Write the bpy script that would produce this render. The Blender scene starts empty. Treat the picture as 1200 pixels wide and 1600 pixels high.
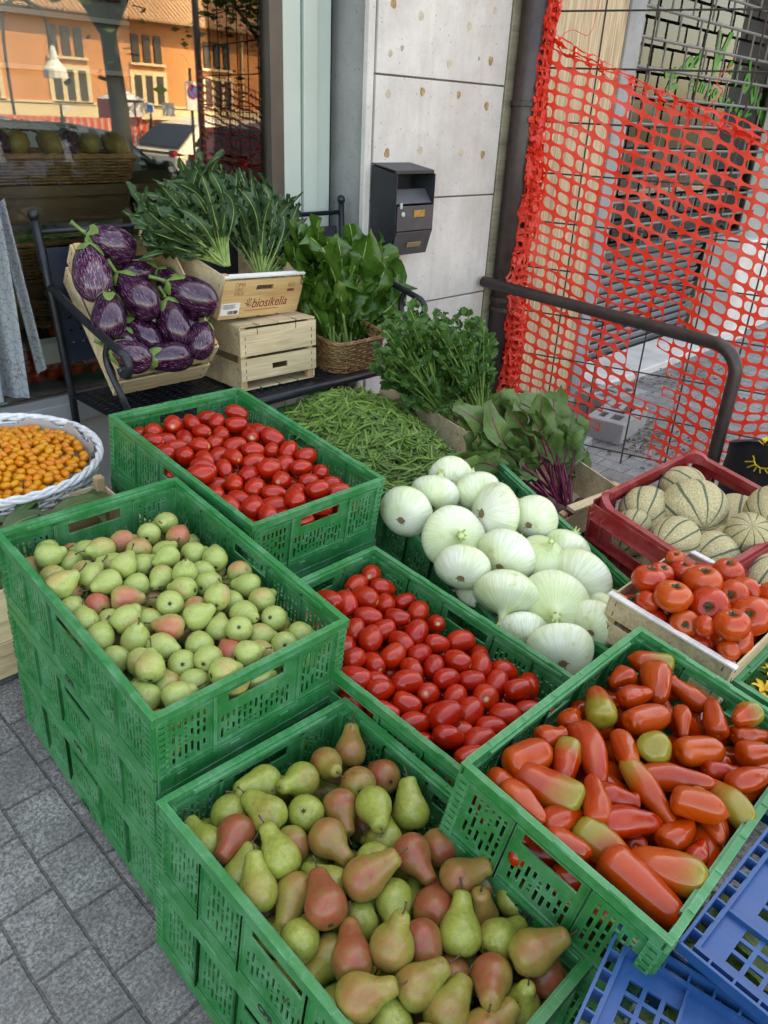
import bpy, bmesh, math, random
import numpy as np
from mathutils import Vector, Matrix, noise as mnoise
C = bpy.context.scene.collection
D = bpy.data
R = math.radians
PI = math.pi
rnd = random.Random(7)
scene = bpy.context.scene

# ------------------------------------------------------------------ camera
FPX, PITCH, ROLL, YAW, CAMZ = 1209.6, 27.19, 2.911, 42.79, 1.38
_c, _s = math.cos(R(PITCH)), math.sin(R(PITCH))
_cr, _sr = math.cos(R(ROLL)), math.sin(R(ROLL))
_cy, _sy = math.cos(R(YAW)), math.sin(R(YAW))
CF = Vector((_cy*_c, _sy*_c, -_s)); _rt = Vector((_sy, -_cy, 0)); _up = Vector((_cy*_s, _sy*_s, _c))
CR = _cr*_rt + _sr*_up; CU = -_sr*_rt + _cr*_up
CO = Vector((0, 0, CAMZ))
cd = D.cameras.new('camera'); cam = D.objects.new('camera', cd); C.objects.link(cam)
cd.sensor_fit = 'VERTICAL'; cd.sensor_height = 36; cd.lens = 36*FPX/1600; cd.clip_start = .02; cd.clip_end = 400
mw = Matrix((CR, CU, -CF)).transposed().to_4x4(); mw.translation = CO; cam.matrix_world = mw
scene.camera = cam
# ------------------------------------------------------------------ world, sun, exposure
SUN_EL, SUN_AZ = 52, 68          # the sun stands behind the shop: the stall is in its shade
w = D.worlds.new('World'); scene.world = w; w.use_nodes = True
wn = w.node_tree; bgn = wn.nodes['Background']
sky = wn.nodes.new('ShaderNodeTexSky'); sky.sky_type = 'NISHITA'; sky.sun_disc = False
sky.sun_elevation = R(SUN_EL); sky.sun_rotation = R(90-SUN_AZ); sky.dust_density = 2.5; sky.air_density = 1.0
wn.links.new(sky.outputs[0], bgn.inputs[0]); bgn.inputs[1].default_value = .15
sl = D.lights.new('sun', 'SUN'); sl.energy = 3.6; sl.angle = R(.5); sl.color = (1, .95, .87)
so = D.objects.new('sun', sl); C.objects.link(so)
sd = Vector((math.cos(R(SUN_AZ))*math.cos(R(SUN_EL)), math.sin(R(SUN_AZ))*math.cos(R(SUN_EL)), math.sin(R(SUN_EL))))
so.rotation_euler = sd.to_track_quat('Z', 'Y').to_euler(); so.location = (0, 0, 12)
vs = scene.view_settings; vs.view_transform = 'Standard'; vs.look = 'None'; vs.gamma = 1; vs.use_curve_mapping = False
vs.exposure = 2.78
try:
    vs.use_white_balance = True; vs.white_balance_temperature = 9900; vs.white_balance_tint = 10
except Exception: pass
scene.cycles.max_bounces = 7; scene.cycles.transparent_max_bounces = 16

# ------------------------------------------------------------------ measuring helpers (photo pixel + real plane -> point)
def pray(u, v): return (CF*FPX + CR*(u-600) + CU*(800-v)).normalized()
def at(u, v, ax, val):
    d = pray(u, v); k = 'xyz'.index(ax); return CO + d*((val-CO[k])/d[k])
def pix(P):
    d = Vector(P)-CO; z = d.dot(CF); return (600+FPX*d.dot(CR)/z, 800-FPX*d.dot(CU)/z)
def frame(pos, rv):
    r = Vector(rv); a = r.length
    M = Matrix.Rotation(a, 4, r.normalized()) if a > 1e-6 else Matrix.Identity(4)
    M.translation = Vector(pos); return M

# ------------------------------------------------------------------ materials
MATS = {}
def nn(nt, t, **kw):
    n = nt.nodes.new('ShaderNode'+t)
    for k, v in kw.items():
        if k in n.inputs.keys(): n.inputs[k].default_value = v
        else: setattr(n, k, v)
    return n
def lk(nt, a, b): nt.links.new(a, b)
def ramp(nt, fac, stops, interp='LINEAR'):
    n = nt.nodes.new('ShaderNodeValToRGB'); cr = n.color_ramp; cr.interpolation = interp
    while len(cr.elements) > 1: cr.elements.remove(cr.elements[-1])
    cr.elements[0].position = stops[0][0]; cr.elements[0].color = (*stops[0][1], 1)
    for p, c in stops[1:]:
        e = cr.elements.new(p); e.color = (*c, 1)
    lk(nt, fac, n.inputs[0]); return n.outputs[0]
def mixc(nt, fac, a, b, mode='MIX'):
    n = nt.nodes.new('ShaderNodeMix'); n.data_type = 'RGBA'; n.blend_type = mode
    for s, v in ((0, fac), (6, a), (7, b)):
        if hasattr(v, 'is_output'): lk(nt, v, n.inputs[s])
        else: n.inputs[s].default_value = v if s == 0 else (*v, 1)
    return n.outputs[2]
def mth(nt, op, a, b=None, clamp=False):
    n = nt.nodes.new('ShaderNodeMath'); n.operation = op; n.use_clamp = clamp
    for i, v in enumerate((a, b)):
        if v is None: continue
        if hasattr(v, 'is_output'): lk(nt, v, n.inputs[i])
        else: n.inputs[i].default_value = v
    return n.outputs[0]
def noi(nt, vec, scale, detail=3, rough=.5, dist=0):
    n = nn(nt, 'TexNoise', Scale=scale, Detail=detail, Roughness=rough, Distortion=dist)
    if vec is not None: lk(nt, vec, n.inputs['Vector'])
    return n.outputs[0]
def mapv(nt, vec, scale=(1, 1, 1), loc=(0, 0, 0), rot=(0, 0, 0)):
    n = nn(nt, 'Mapping'); n.inputs['Scale'].default_value = scale; n.inputs['Location'].default_value = loc; n.inputs['Rotation'].default_value = rot
    lk(nt, vec, n.inputs[0]); return n.outputs[0]
def bump(nt, b, h, strength=.3, dist=.002):
    n = nn(nt, 'Bump', Strength=strength, Distance=dist); lk(nt, h, n.inputs['Height']); lk(nt, n.outputs[0], b.inputs['Normal'])
def mat(name, fn=None, col=(.5, .5, .5), rough=.5, metal=0, spec=.5, var=0, vscale=8, bmp=0, bscale=60, coat=0):
    if name in MATS: return MATS[name]
    m = D.materials.new(name); m.use_nodes = True; nt = m.node_tree; b = nt.nodes['Principled BSDF']
    b.inputs['Base Color'].default_value = (*col, 1); b.inputs['Roughness'].default_value = rough
    b.inputs['Metallic'].default_value = metal; b.inputs['Specular IOR Level'].default_value = spec
    b.inputs['Coat Weight'].default_value = coat; b.inputs['Coat Roughness'].default_value = .1
    tc = nn(nt, 'TexCoord'); v = tc.outputs['Object']
    if var:
        f = noi(nt, v, vscale, 5, .6)
        lk(nt, mixc(nt, ramp(nt, f, [(.3, (0,)*3), (.7, (1,)*3)]), tuple(c*(1-var) for c in col), tuple(min(1, c*(1+var)) for c in col)), b.inputs['Base Color'])
    if bmp: bump(nt, b, noi(nt, v, bscale, 4, .6), bmp, .002)
    if fn: fn(nt, b, tc)
    MATS[name] = m; return m
def objinfo(nt):
    oi = nn(nt, 'ObjectInfo'); sp = nn(nt, 'SeparateColor'); lk(nt, oi.outputs['Color'], sp.inputs[0])
    return sp.outputs[0], sp.outputs[1], sp.outputs[2], oi.outputs['Random']
def objz(nt, tc, ax=2):
    s = nn(nt, 'SeparateXYZ'); lk(nt, tc.outputs['Object'], s.inputs[0]); return s.outputs[ax]
def offs(nt, tc, rn, k=30):
    """object coordinates shifted by the object's own random number"""
    cx = nn(nt, 'CombineXYZ'); m = mth(nt, 'MULTIPLY', rn, k); lk(nt, m, cx.inputs[0]); lk(nt, m, cx.inputs[1])
    a = nn(nt, 'VectorMath'); a.operation = 'ADD'; lk(nt, tc.outputs['Object'], a.inputs[0]); lk(nt, cx.outputs[0], a.inputs[1]); return a.outputs[0]

def plastic(col, dust, dcol):
    def fn(nt, b, tc):
        blush, g, r3, rn = objinfo(nt)
        v = offs(nt, tc, rn, 5)
        f = noi(nt, v, 14, 8, .72)
        f2 = noi(nt, mapv(nt, v, (60, 6, 6)), 2.2, 4, .6)
        geo = nn(nt, 'NewGeometry'); bv_ = nn(nt, 'Bevel', Radius=.0030); bv_.samples = 3
        dt = nn(nt, 'VectorMath'); dt.operation = 'DOT_PRODUCT'; lk(nt, bv_.outputs[0], dt.inputs[0]); lk(nt, geo.outputs['Normal'], dt.inputs[1])
        pt = mth(nt, 'MULTIPLY', ramp(nt, dt.outputs['Value'], [(.80, (1,)*3), (.985, (0,)*3)]), ramp(nt, f, [(.38, (.15,)*3), (.6, (1,)*3)]))
        fac = ramp(nt, mth(nt, 'ADD', f, mth(nt, 'MULTIPLY', f2, .35)), [(.62, (0,)*3), (.86, (1,)*3)])
        fac = mth(nt, 'ADD', mth(nt, 'MULTIPLY', fac, dust), mth(nt, 'MULTIPLY', pt, dust*1.5), True)
        c0 = mixc(nt, noi(nt, v, 3, 2), tuple(x*.8 for x in col), tuple(x*1.2 for x in col))
        lk(nt, mixc(nt, fac, c0, dcol), b.inputs['Base Color'])
        lk(nt, ramp(nt, f, [(.3, (.3,)*3), (.75, (.6,)*3)]), b.inputs['Roughness'])
        bump(nt, b, noi(nt, v, 160, 3), .12, .001)
    return fn
green_pl = mat('green plastic', plastic((.001, .18, .046), .36, (.16, .42, .26)), col=(.01, .24, .1), rough=.4)
blue_pl = mat('blue plastic', plastic((.0005, .065, .22), .14, (.08, .2, .4)), rough=.4)
red_pl = mat('red plastic', plastic((.25, .012, .016), .5, (.42, .10, .10)), rough=.42)
black_pl = mat('black plastic', plastic((.012, .013, .014), .35, (.09, .09, .085)), rough=.5)

def woodfn(c1, c2, sc=1, knots=True):
    def fn(nt, b, tc):
        _, _, _, rn = objinfo(nt); v = offs(nt, tc, rn, 9)
        g = noi(nt, mapv(nt, v, (4*sc, 90*sc, 90*sc)), 1.6, 6, .62, .4)
        g2 = noi(nt, mapv(nt, v, (2*sc, 14*sc, 14*sc)), 1.5, 3, .5, .8)
        f = mth(nt, 'ADD', mth(nt, 'MULTIPLY', g, .55), mth(nt, 'MULTIPLY', g2, .5))
        lk(nt, ramp(nt, f, [(.33, c1), (.62, c2)]), b.inputs['Base Color']); bump(nt, b, g, .25, .001)
    return fn
wood = mat('pale crate wood', woodfn((.34, .235, .125), (.66, .52, .33)), rough=.75)
wood_print = mat('warm crate board', woodfn((.42, .23, .09), (.64, .43, .21)), rough=.65)
wood_post = mat('crate post wood', woodfn((.34, .2, .09), (.55, .37, .19)), rough=.75)
wood_white = mat('whitened crate wood', woodfn((.62, .58, .54), (.8, .78, .75)), rough=.75)

def seg(nt, a, b_): return mth(nt, 'MULTIPLY', a, b_)
def f_pear(base1, base2, blushc, dotc, dots, bw, mot=.5, bsh=0):
    def fn(nt, b, tc):
        bl, gr, r3, rn = objinfo(nt); v = offs(nt, tc, rn)
        c = mixc(nt, noi(nt, v, 28, 4, .6), base1, base2)
        x = mth(nt, 'MULTIPLY', objz(nt, tc, 0), bw*1.5)
        side = mth(nt, 'ADD', mth(nt, 'ADD', x, mth(nt, 'MULTIPLY', noi(nt, v, 30, 5, .7), 1.3)), mth(nt, 'SUBTRACT', mth(nt, 'MULTIPLY', bl, 1.25), 1.22-bsh))
        bf = ramp(nt, side, [(.0, (0,)*3), (.35, (.35,)*3), (.95, (.95,)*3)])
        c = mixc(nt, bf, c, blushc)
        vo = nn(nt, 'TexVoronoi', Scale=dots); lk(nt, v, vo.inputs['Vector'])
        dd = ramp(nt, vo.outputs[0], [(.12, (1,)*3), (.26, (0,)*3)])
        c = mixc(nt, mth(nt, 'MULTIPLY', dd, .62), c, dotc)
        mt = ramp(nt, noi(nt, v, 140, 5, .75), [(.42, (0,)*3), (.62, (mot,)*3)]); c = mixc(nt, mt, c, tuple(q*.62 for q in base1), 'MIX')
        sc = ramp(nt, noi(nt, v, 60, 4, .7), [(.62, (0,)*3), (.72, (.75,)*3)])
        c = mixc(nt, sc, c, tuple(q*.6 for q in dotc))
        lk(nt, c, b.inputs['Base Color']); bump(nt, b, noi(nt, v, 90, 3), .12, .0012)
        b.inputs['Subsurface Weight'].default_value = .06; b.inputs['Subsurface Radius'].default_value = (.01, .006, .003)
    return fn
pear_g = mat('green pear skin', f_pear((.27, .36, .095), (.42, .48, .15), (.50, .09, .07), (.14, .14, .04), 260, 18, .22), rough=.32)
pear_c = mat('russet pear skin', f_pear((.20, .26, .04), (.36, .38, .085), (.31, .035, .032), (.15, .085, .02), 380, 11, .5, .22), rough=.33)
stem_m = mat('woody stem', col=(.075, .045, .025), rough=.8, var=.4, vscale=80, bmp=.4, bscale=200)
calyx_d = mat('dried calyx', col=(.045, .03, .015), rough=.9)
def f_tom(c1, c2, c3, scar, zs, rough=.2):
    def fn(nt, b, tc):
        bl, gr, r3, rn = objinfo(nt); v = offs(nt, tc, rn)
        c = mixc(nt, ramp(nt, noi(nt, v, 13, 3), [(.35, (0,)*3), (.65, (1,)*3)]), c1, c2)
        c = mixc(nt, mth(nt, 'MULTIPLY', bl, ramp(nt, noi(nt, v, 9, 2), [(.3, (.3,)*3), (.7, (1,)*3)])), c, c3)
        c = mixc(nt, mth(nt, 'MULTIPLY', rn, .32), c, c3)
        bt_ = ramp(nt, noi(nt, v, 42, 4, .7), [(.5, (0,)*3), (.7, (.35,)*3)]); c = mixc(nt, bt_, c, c3)
        z = objz(nt, tc)
        f = mth(nt, 'ADD', mth(nt, 'MULTIPLY', z, 26), mth(nt, 'MULTIPLY', mth(nt, 'SUBTRACT', noi(nt, v, 22, 3), .5), 1.5))
        f = mth(nt, 'ADD', f, mth(nt, 'SUBTRACT', mth(nt, 'MULTIPLY', gr, 2.7), 2.0))
        c = mixc(nt, ramp(nt, f, [(0, (0,)*3), (.9, (.85,)*3)]), c, (.20, .21, .025))
        ln = nn(nt, 'VectorMath'); ln.operation = 'DISTANCE'; lk(nt, tc.outputs['Object'], ln.inputs[0]); ln.inputs[1].default_value = (0, 0, zs)
        sp = ramp(nt, mth(nt, 'ADD', ln.outputs['Value'], mth(nt, 'MULTIPLY', noi(nt, v, 200, 2), .0035)), [(.0052, scar), (.0075, (0,)*3)]) if scar else None
        if sp is not None:
            fac = ramp(nt, mth(nt, 'ADD', ln.outputs['Value'], mth(nt, 'MULTIPLY', noi(nt, v, 200, 2), .0035)), [(.0045, (1,)*3), (.0075, (0,)*3)])
            c = mixc(nt, fac, c, scar)
        fl = ramp(nt, noi(nt, v, 260, 2), [(.74, (0,)*3), (.78, (.35,)*3)])
        c = mixc(nt, fl, c, (.6, .45, .3))
        lk(nt, c, b.inputs['Base Color'])
        lk(nt, ramp(nt, noi(nt, v, 18, 3), [(.3, (rough,)*3), (.75, (rough+.22,)*3)]), b.inputs['Roughness'])
        bump(nt, b, noi(nt, v, 30, 2), .14, .004)
        b.inputs['Subsurface Weight'].default_value = .03; b.inputs['Subsurface Radius'].default_value = (.008, .002, .001)
    return fn
tom_plum = mat('plum tomato skin', f_tom((.33, .0040, .002), (.43, .010, .003), (.47, .034, .004), (.50, .36, .14), .031, .12))
tom_long = mat('long tomato skin', f_tom((.27, .005, .0015), (.35, .020, .002), (.44, .070, .004), None, .047, .10))
tom_round = mat('salad tomato skin', f_tom((.40, .008, .003), (.46, .028, .005), (.52, .085, .008), None, .03, .13))
tom_cherry = mat('orange cherry tomato skin', f_tom((.66, .13, .003), (.72, .20, .005), (.68, .32, .012), None, .02, .15))
leafcal = mat('tomato calyx green', col=(.035, .06, .018), rough=.7, var=.4, vscale=60)
def f_melon(nt, b, tc):
    bl, gr, r3, rn = objinfo(nt); v = offs(nt, tc, rn)
    vo = nn(nt, 'TexVoronoi', Scale=150); vo.feature = 'DISTANCE_TO_EDGE'; lk(nt, mixc(nt, .02, v, noi(nt, v, 40)), vo.inputs['Vector'])
    net = ramp(nt, vo.outputs[0], [(.02, (1,)*3), (.16, (0,)*3)])
    c = mixc(nt, net, (.36, .33, .17), (.60, .52, .34)); c = mixc(nt, mth(nt, 'MULTIPLY', noi(nt, v, 8), .5), c, (.48, .38, .18))
    s = nn(nt, 'SeparateXYZ'); lk(nt, tc.outputs['Object'], s.inputs[0])
    an = mth(nt, 'ADD', mth(nt, 'ARCTAN2', s.outputs[1], s.outputs[0]), mth(nt, 'MULTIPLY', mth(nt, 'SUBTRACT', noi(nt, v, 18), .5), .12))
    st = mth(nt, 'COSINE', mth(nt, 'MULTIPLY', an, 10))
    sf = ramp(nt, st, [(.86, (0,)*3), (.95, (1,)*3)])
    c = mixc(nt, mth(nt, 'MULTIPLY', sf, .95), c, (.07, .11, .065)); lk(nt, c, b.inputs['Base Color'])
    bump(nt, b, net, .6, .002)
melon_m = mat('netted melon rind', f_melon, rough=.75)
def f_onion(nt, b, tc):
    bl, gr, r3, rn = objinfo(nt); v = offs(nt, tc, rn)
    s = nn(nt, 'SeparateXYZ'); lk(nt, tc.outputs['Object'], s.inputs[0])
    an = mth(nt, 'ARCTAN2', s.outputs[1], s.outputs[0]); cx = nn(nt, 'CombineXYZ'); lk(nt, mth(nt, 'MULTIPLY', an, 9), cx.inputs[0]); lk(nt, mth(nt, 'MULTIPLY', s.outputs[2], 12), cx.inputs[1]); lk(nt, rn, cx.inputs[2])
    ln_ = ramp(nt, noi(nt, cx.outputs[0], 2.6, 4, .6), [(.42, (0,)*3), (.60, (1,)*3)])
    c = mixc(nt, ramp(nt, noi(nt, v, 11, 3), [(.35, (0,)*3), (.7, (1,)*3)]), (.82, .84, .76), (.58, .68, .34))
    zz = ramp(nt, mth(nt, 'ADD', mth(nt, 'MULTIPLY', s.outputs[2], 11), mth(nt, 'MULTIPLY', bl, .5)), [(.0, (0,)*3), (.7, (.85,)*3)])
    c = mixc(nt, mth(nt, 'MULTIPLY', zz, .6), c, (.46, .58, .22)); c = mixc(nt, mth(nt, 'MULTIPLY', ln_, .38), c, (.38, .50, .20))
    c = mixc(nt, ramp(nt, noi(nt, v, 22, 5, .65), [(.60, (0,)*3), (.72, (.6,)*3)]), c, (.48, .33, .17))
    lk(nt, c, b.inputs['Base Color']); bump(nt, b, ln_, .2, .0015)
    b.inputs['Subsurface Weight'].default_value = .15; b.inputs['Subsurface Radius'].default_value = (.012, .012, .006)
onion_m = mat('white onion skin', f_onion, rough=.24)
onion_neck = mat('onion neck', col=(.42, .52, .16), rough=.6, var=.3, vscale=60)
root_m = mat('onion roots', col=(.22, .15, .07), rough=.9, var=.4, vscale=90)
def f_egg(nt, b, tc):
    bl, gr, r3, rn = objinfo(nt)
    s = nn(nt, 'SeparateXYZ'); lk(nt, tc.outputs['Object'], s.inputs[0])
    an = mth(nt, 'ARCTAN2', s.outputs[1], s.outputs[0]); cx = nn(nt, 'CombineXYZ')
    lk(nt, mth(nt, 'ADD', mth(nt, 'MULTIPLY', an, 3.2), mth(nt, 'MULTIPLY', rn, 40)), cx.inputs[0]); lk(nt, mth(nt, 'MULTIPLY', s.outputs[2], 11), cx.inputs[1]); lk(nt, rn, cx.inputs[2])
    f = noi(nt, cx.outputs[0], 5.0, 6, .72, .3)
    k = mth(nt, 'ADD', f, mth(nt, 'MULTIPLY', bl, .10))
    c = ramp(nt, k, [(.43, (.012, .002, .011)), (.54, (.038, .005, .028)), (.61, (.14, .04, .10)), (.70, (.52, .38, .42))])
    lk(nt, c, b.inputs['Base Color'])
egg_m = mat('striped aubergine skin', f_egg, rough=.16, coat=.3)
egg_cap = mat('aubergine calyx', col=(.13, .22, .05), rough=.5, var=.4, vscale=40, bmp=.3, bscale=120)

def leafmat(name, c1, c2, rib, ribw=.045, transl=.25, rough=.45, veins=9):
    def fn(nt, b, tc):
        uv = tc.outputs['UV']; s = nn(nt, 'SeparateXYZ'); lk(nt, uv, s.inputs[0])
        d = mth(nt, 'ABSOLUTE', mth(nt, 'SUBTRACT', s.outputs[0], .5))
        mid = ramp(nt, mth(nt, 'DIVIDE', d, ribw), [(.7, (1,)*3), (1.0, (0,)*3)])
        vv = mth(nt, 'FRACT', mth(nt, 'SUBTRACT', mth(nt, 'MULTIPLY', s.outputs[1], veins), mth(nt, 'MULTIPLY', d, 5)))
        vn = ramp(nt, mth(nt, 'ABSOLUTE', mth(nt, 'SUBTRACT', vv, .5)), [(0, (.55,)*3), (.09, (0,)*3)])
        geo = nn(nt, 'NewGeometry')
        f = noi(nt, geo.outputs['Position'], 16, 4, .6)
        c = mixc(nt, ramp(nt, f, [(.3, (0,)*3), (.7, (1,)*3)]), c1, c2)
        c = mixc(nt, mth(nt, 'MULTIPLY', vn, .6), c, tuple(min(1, x*1.6) for x in c2)); c = mixc(nt, mid, c, rib)
        lk(nt, c, b.inputs['Base Color'])
        bump(nt, b, mth(nt, 'ADD', vn, noi(nt, geo.outputs['Position'], 120, 2)), .35, .002)
        tr = nn(nt, 'BsdfTranslucent'); lk(nt, c, tr.inputs[0]); mx = nn(nt, 'MixShader'); mx.inputs[0].default_value = transl
        out = nt.nodes['Material Output']; lk(nt, b.outputs[0], mx.inputs[1]); lk(nt, tr.outputs[0], mx.inputs[2]); lk(nt, mx.outputs[0], out.inputs[0])
    return mat(name, fn, rough=rough)
lf_chic = leafmat('chicory leaf', (.024, .068, .026), (.058, .13, .045), (.12, .19, .08), .022)
lf_chard = leafmat('chard leaf', (.028, .09, .012), (.07, .18, .022), (.16, .26, .06), .018, rough=.3)
lf_cel = leafmat('celery leaf', (.024, .085, .014), (.065, .18, .030), (.10, .2, .05), .03)
lf_beet = leafmat('beet leaf', (.055, .12, .03), (.12, .21, .055), (.16, .05, .07), .03)
lf_lett = leafmat('lettuce leaf', (.16, .26, .07), (.30, .42, .13), (.45, .55, .3), .04)
stalk_g = mat('pale green stalk', col=(.22, .33, .10), rough=.45, var=.3, vscale=40)
stalk_cel = mat('celery stalk', col=(.14, .26, .06), rough=.45, var=.3, vscale=40)
stalk_p = mat('beet stalk purple', col=(.16, .012, .05), rough=.4, var=.5, vscale=50)
beet_m = mat('beet root skin', col=(.07, .03, .03), rough=.8, var=.4, vscale=40, bmp=.5, bscale=80)
bean_m = mat('green bean pod', lambda nt, b, tc: lk(nt, mixc(nt, objinfo(nt)[3], (.10, .21, .03), (.24, .38, .07)), b.inputs['Base Color']), rough=.42)
bean_stuff_m = mat('green bean pod pile', col=(.11, .20, .04), rough=.45, var=.35, vscale=60)
wick_b = mat('brown willow', col=(.26, .13, .055), rough=.6, var=.5, vscale=50)
wick_w = mat('white painted willow', col=(.66, .67, .69), rough=.6, var=.18, vscale=60)
iron = mat('dark painted iron', col=(.018, .021, .027), rough=.38, metal=.4, var=.3, vscale=30)
rust = mat('brown painted steel pipe', col=(.040, .024, .022), rough=.42, var=.35, vscale=25, bmp=.2, bscale=60)
rebar = mat('rusty mesh wire', col=(.035, .022, .018), rough=.7, var=.4, vscale=60)
netm = mat('orange red safety net', lambda nt, b, tc: (lk(nt, mixc(nt, ramp(nt, noi(nt, tc.outputs['Object'], 3, 3), [(.4, (0,)*3), (.62, (1,)*3)]), (.76, .026, .008), (.80, .070, .045)), b.inputs['Base Color'])), rough=.4)
def add_transl(m, k):
    nt = m.node_tree; b = nt.nodes['Principled BSDF']; tr = nn(nt, 'BsdfTranslucent'); src = b.inputs['Base Color'].links
    if src: lk(nt, src[0].from_socket, tr.inputs[0])
    mx = nn(nt, 'MixShader'); mx.inputs[0].default_value = k; lk(nt, b.outputs[0], mx.inputs[1]); lk(nt, tr.outputs[0], mx.inputs[2]); lk(nt, mx.outputs[0], nt.nodes['Material Output'].inputs[0])
add_transl(netm, .25)
def f_conc(c1, c2, stain, sc=1):
    def fn(nt, b, tc):
        v = tc.outputs['Object']
        f = noi(nt, v, 3.5*sc, 8, .65); f2 = noi(nt, v, 60*sc, 5, .7, 1.2); f3 = noi(nt, mapv(nt, v, (14, 14, 1.2)), 1.2, 4, .6)
        c = mixc(nt, ramp(nt, f, [(.35, (0,)*3), (.65, (1,)*3)]), c1, c2)
        c = mixc(nt, ramp(nt, f2, [(.56, (0,)*3), (.72, (.55,)*3)]), c, stain)
        c = mixc(nt, ramp(nt, f3, [(.5, (0,)*3), (.8, (.35,)*3)]), c, stain)
        vo = nn(nt, 'TexVoronoi', Scale=26*sc); lk(nt, v, vo.inputs['Vector']); pit = ramp(nt, vo.outputs[0], [(.07, (1,)*3), (.1, (0,)*3)])
        c = mixc(nt, mth(nt, 'MULTIPLY', pit, .6), c, tuple(q*.35 for q in stain)); lk(nt, c, b.inputs['Base Color'])
        bump(nt, b, mth(nt, 'ADD', f2, mth(nt, 'MULTIPLY', pit, -1.5)), .25, .003)
    return fn
conc = mat('pale stone cladding', f_conc((.50, .47, .44), (.66, .63, .60), (.36, .31, .25)), rough=.75)
conc_d = mat('grey cement render', f_conc((.24, .25, .25), (.33, .34, .34), (.16, .15, .14)), rough=.85)
plug_m = mat('rust stained plug', col=(.36, .24, .11), rough=.85, var=.5, vscale=90)
stain_m = mat('faint stain', col=(.50, .42, .32), rough=.85, var=.2, vscale=30)
alu = mat('pale green grey window frame', col=(.42, .50, .46), rough=.4, var=.06, vscale=3)
alu_d = mat('brown window frame', col=(.07, .06, .05), rough=.4, var=.2)
blackm = mat('black seal', col=(.008, .008, .009), rough=.6)
darkgrey = mat('dark grey painted steel', col=(.022, .025, .03), rough=.45, var=.25, vscale=20, bmp=.1, bscale=150)
midgrey = mat('grey painted steel', col=(.055, .055, .06), rough=.45, var=.2, vscale=20)
brass = mat('brass plate', col=(.42, .30, .09), rough=.4, metal=.7, var=.3, vscale=80)
grey_base = mat('light grey wall base', col=(.42, .42, .40), rough=.6, var=.12, vscale=5)
paper = mat('white paper', col=(.72, .71, .69), rough=.8, var=.08, vscale=20)
ink = mat('black ink', col=(.02, .02, .02), rough=.8)
ink_r = mat('dark red print', col=(.22, .04, .03), rough=.7)
ink_w = mat('white print', col=(.75, .8, .9), rough=.6)
weather = mat('weathered timber', woodfn((.10, .085, .055), (.25, .21, .145), .5), rough=.85)
board = mat('beige grained board', lambda nt, b, tc: (lambda g: (lk(nt, ramp(nt, g, [(.36, (.30, .21, .12)), (.62, (.60, .47, .30))]), b.inputs['Base Color']), bump(nt, b, g, .3, .002)))(noi(nt, mapv(nt, tc.outputs['Object'], (34, 34, 1.6)), 2.2, 6, .65, .5)), rough=.7)
marble = mat('white marble step', col=(.62, .60, .56), rough=.5, var=.18, vscale=5)
def f_cloth(nt, b, tc):
    v = tc.outputs['Object']; n = noi(nt, v, 50, 2); vv = nn(nt, 'VectorMath'); vv.operation = 'ADD'; lk(nt, v, vv.inputs[0])
    cc = nn(nt, 'CombineXYZ'); lk(nt, mth(nt, 'MULTIPLY', n, .03), cc.inputs[0]); lk(nt, mth(nt, 'MULTIPLY', n, -.025), cc.inputs[2]); lk(nt, cc.outputs[0], vv.inputs[1])
    vo = nn(nt, 'TexVoronoi', Scale=44); vo.feature = 'DISTANCE_TO_EDGE'; lk(nt, vv.outputs[0], vo.inputs['Vector'])
    l = ramp(nt, vo.outputs[0], [(.015, (1,)*3), (.05, (0,)*3)])
    vo2 = nn(nt, 'TexVoronoi', Scale=55); lk(nt, vv.outputs[0], vo2.inputs['Vector']); fl = ramp(nt, vo2.outputs[0], [(.16, (1,)*3), (.3, (0,)*3)])
    c = mixc(nt, mth(nt, 'MULTIPLY', l, .7), (.26, .29, .31), (.06, .07, .09)); c = mixc(nt, mth(nt, 'MULTIPLY', mth(nt, 'MULTIPLY', fl, ramp(nt, noi(nt, v, 14), [(.5, (0,)*3), (.56, (1,)*3)])), .9), c, (.22, .08, .11)); lk(nt, c, b.inputs['Base Color'])
cloth = mat('floral fabric', f_cloth, rough=.9)
def glassmat(name, ior, tint=(.92, .95, .93)):
    m = D.materials.new(name); m.use_nodes = True; nt = m.node_tree; nt.nodes.remove(nt.nodes['Principled BSDF'])
    f = nn(nt, 'Fresnel', IOR=ior); g = nn(nt, 'BsdfGlossy', Roughness=.012); t = nn(nt, 'BsdfTransparent', Color=(*tint, 1)); mx = nn(nt, 'MixShader')
    lk(nt, f.outputs[0], mx.inputs[0]); lk(nt, t.outputs[0], mx.inputs[1]); lk(nt, g.outputs[0], mx.inputs[2]); lk(nt, mx.outputs[0], nt.nodes['Material Output'].inputs[0]); return m
glass = glassmat('shop glass', 1.75)
carglass = mat('car glass', col=(.01, .012, .014), rough=.04, spec=.8)

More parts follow.
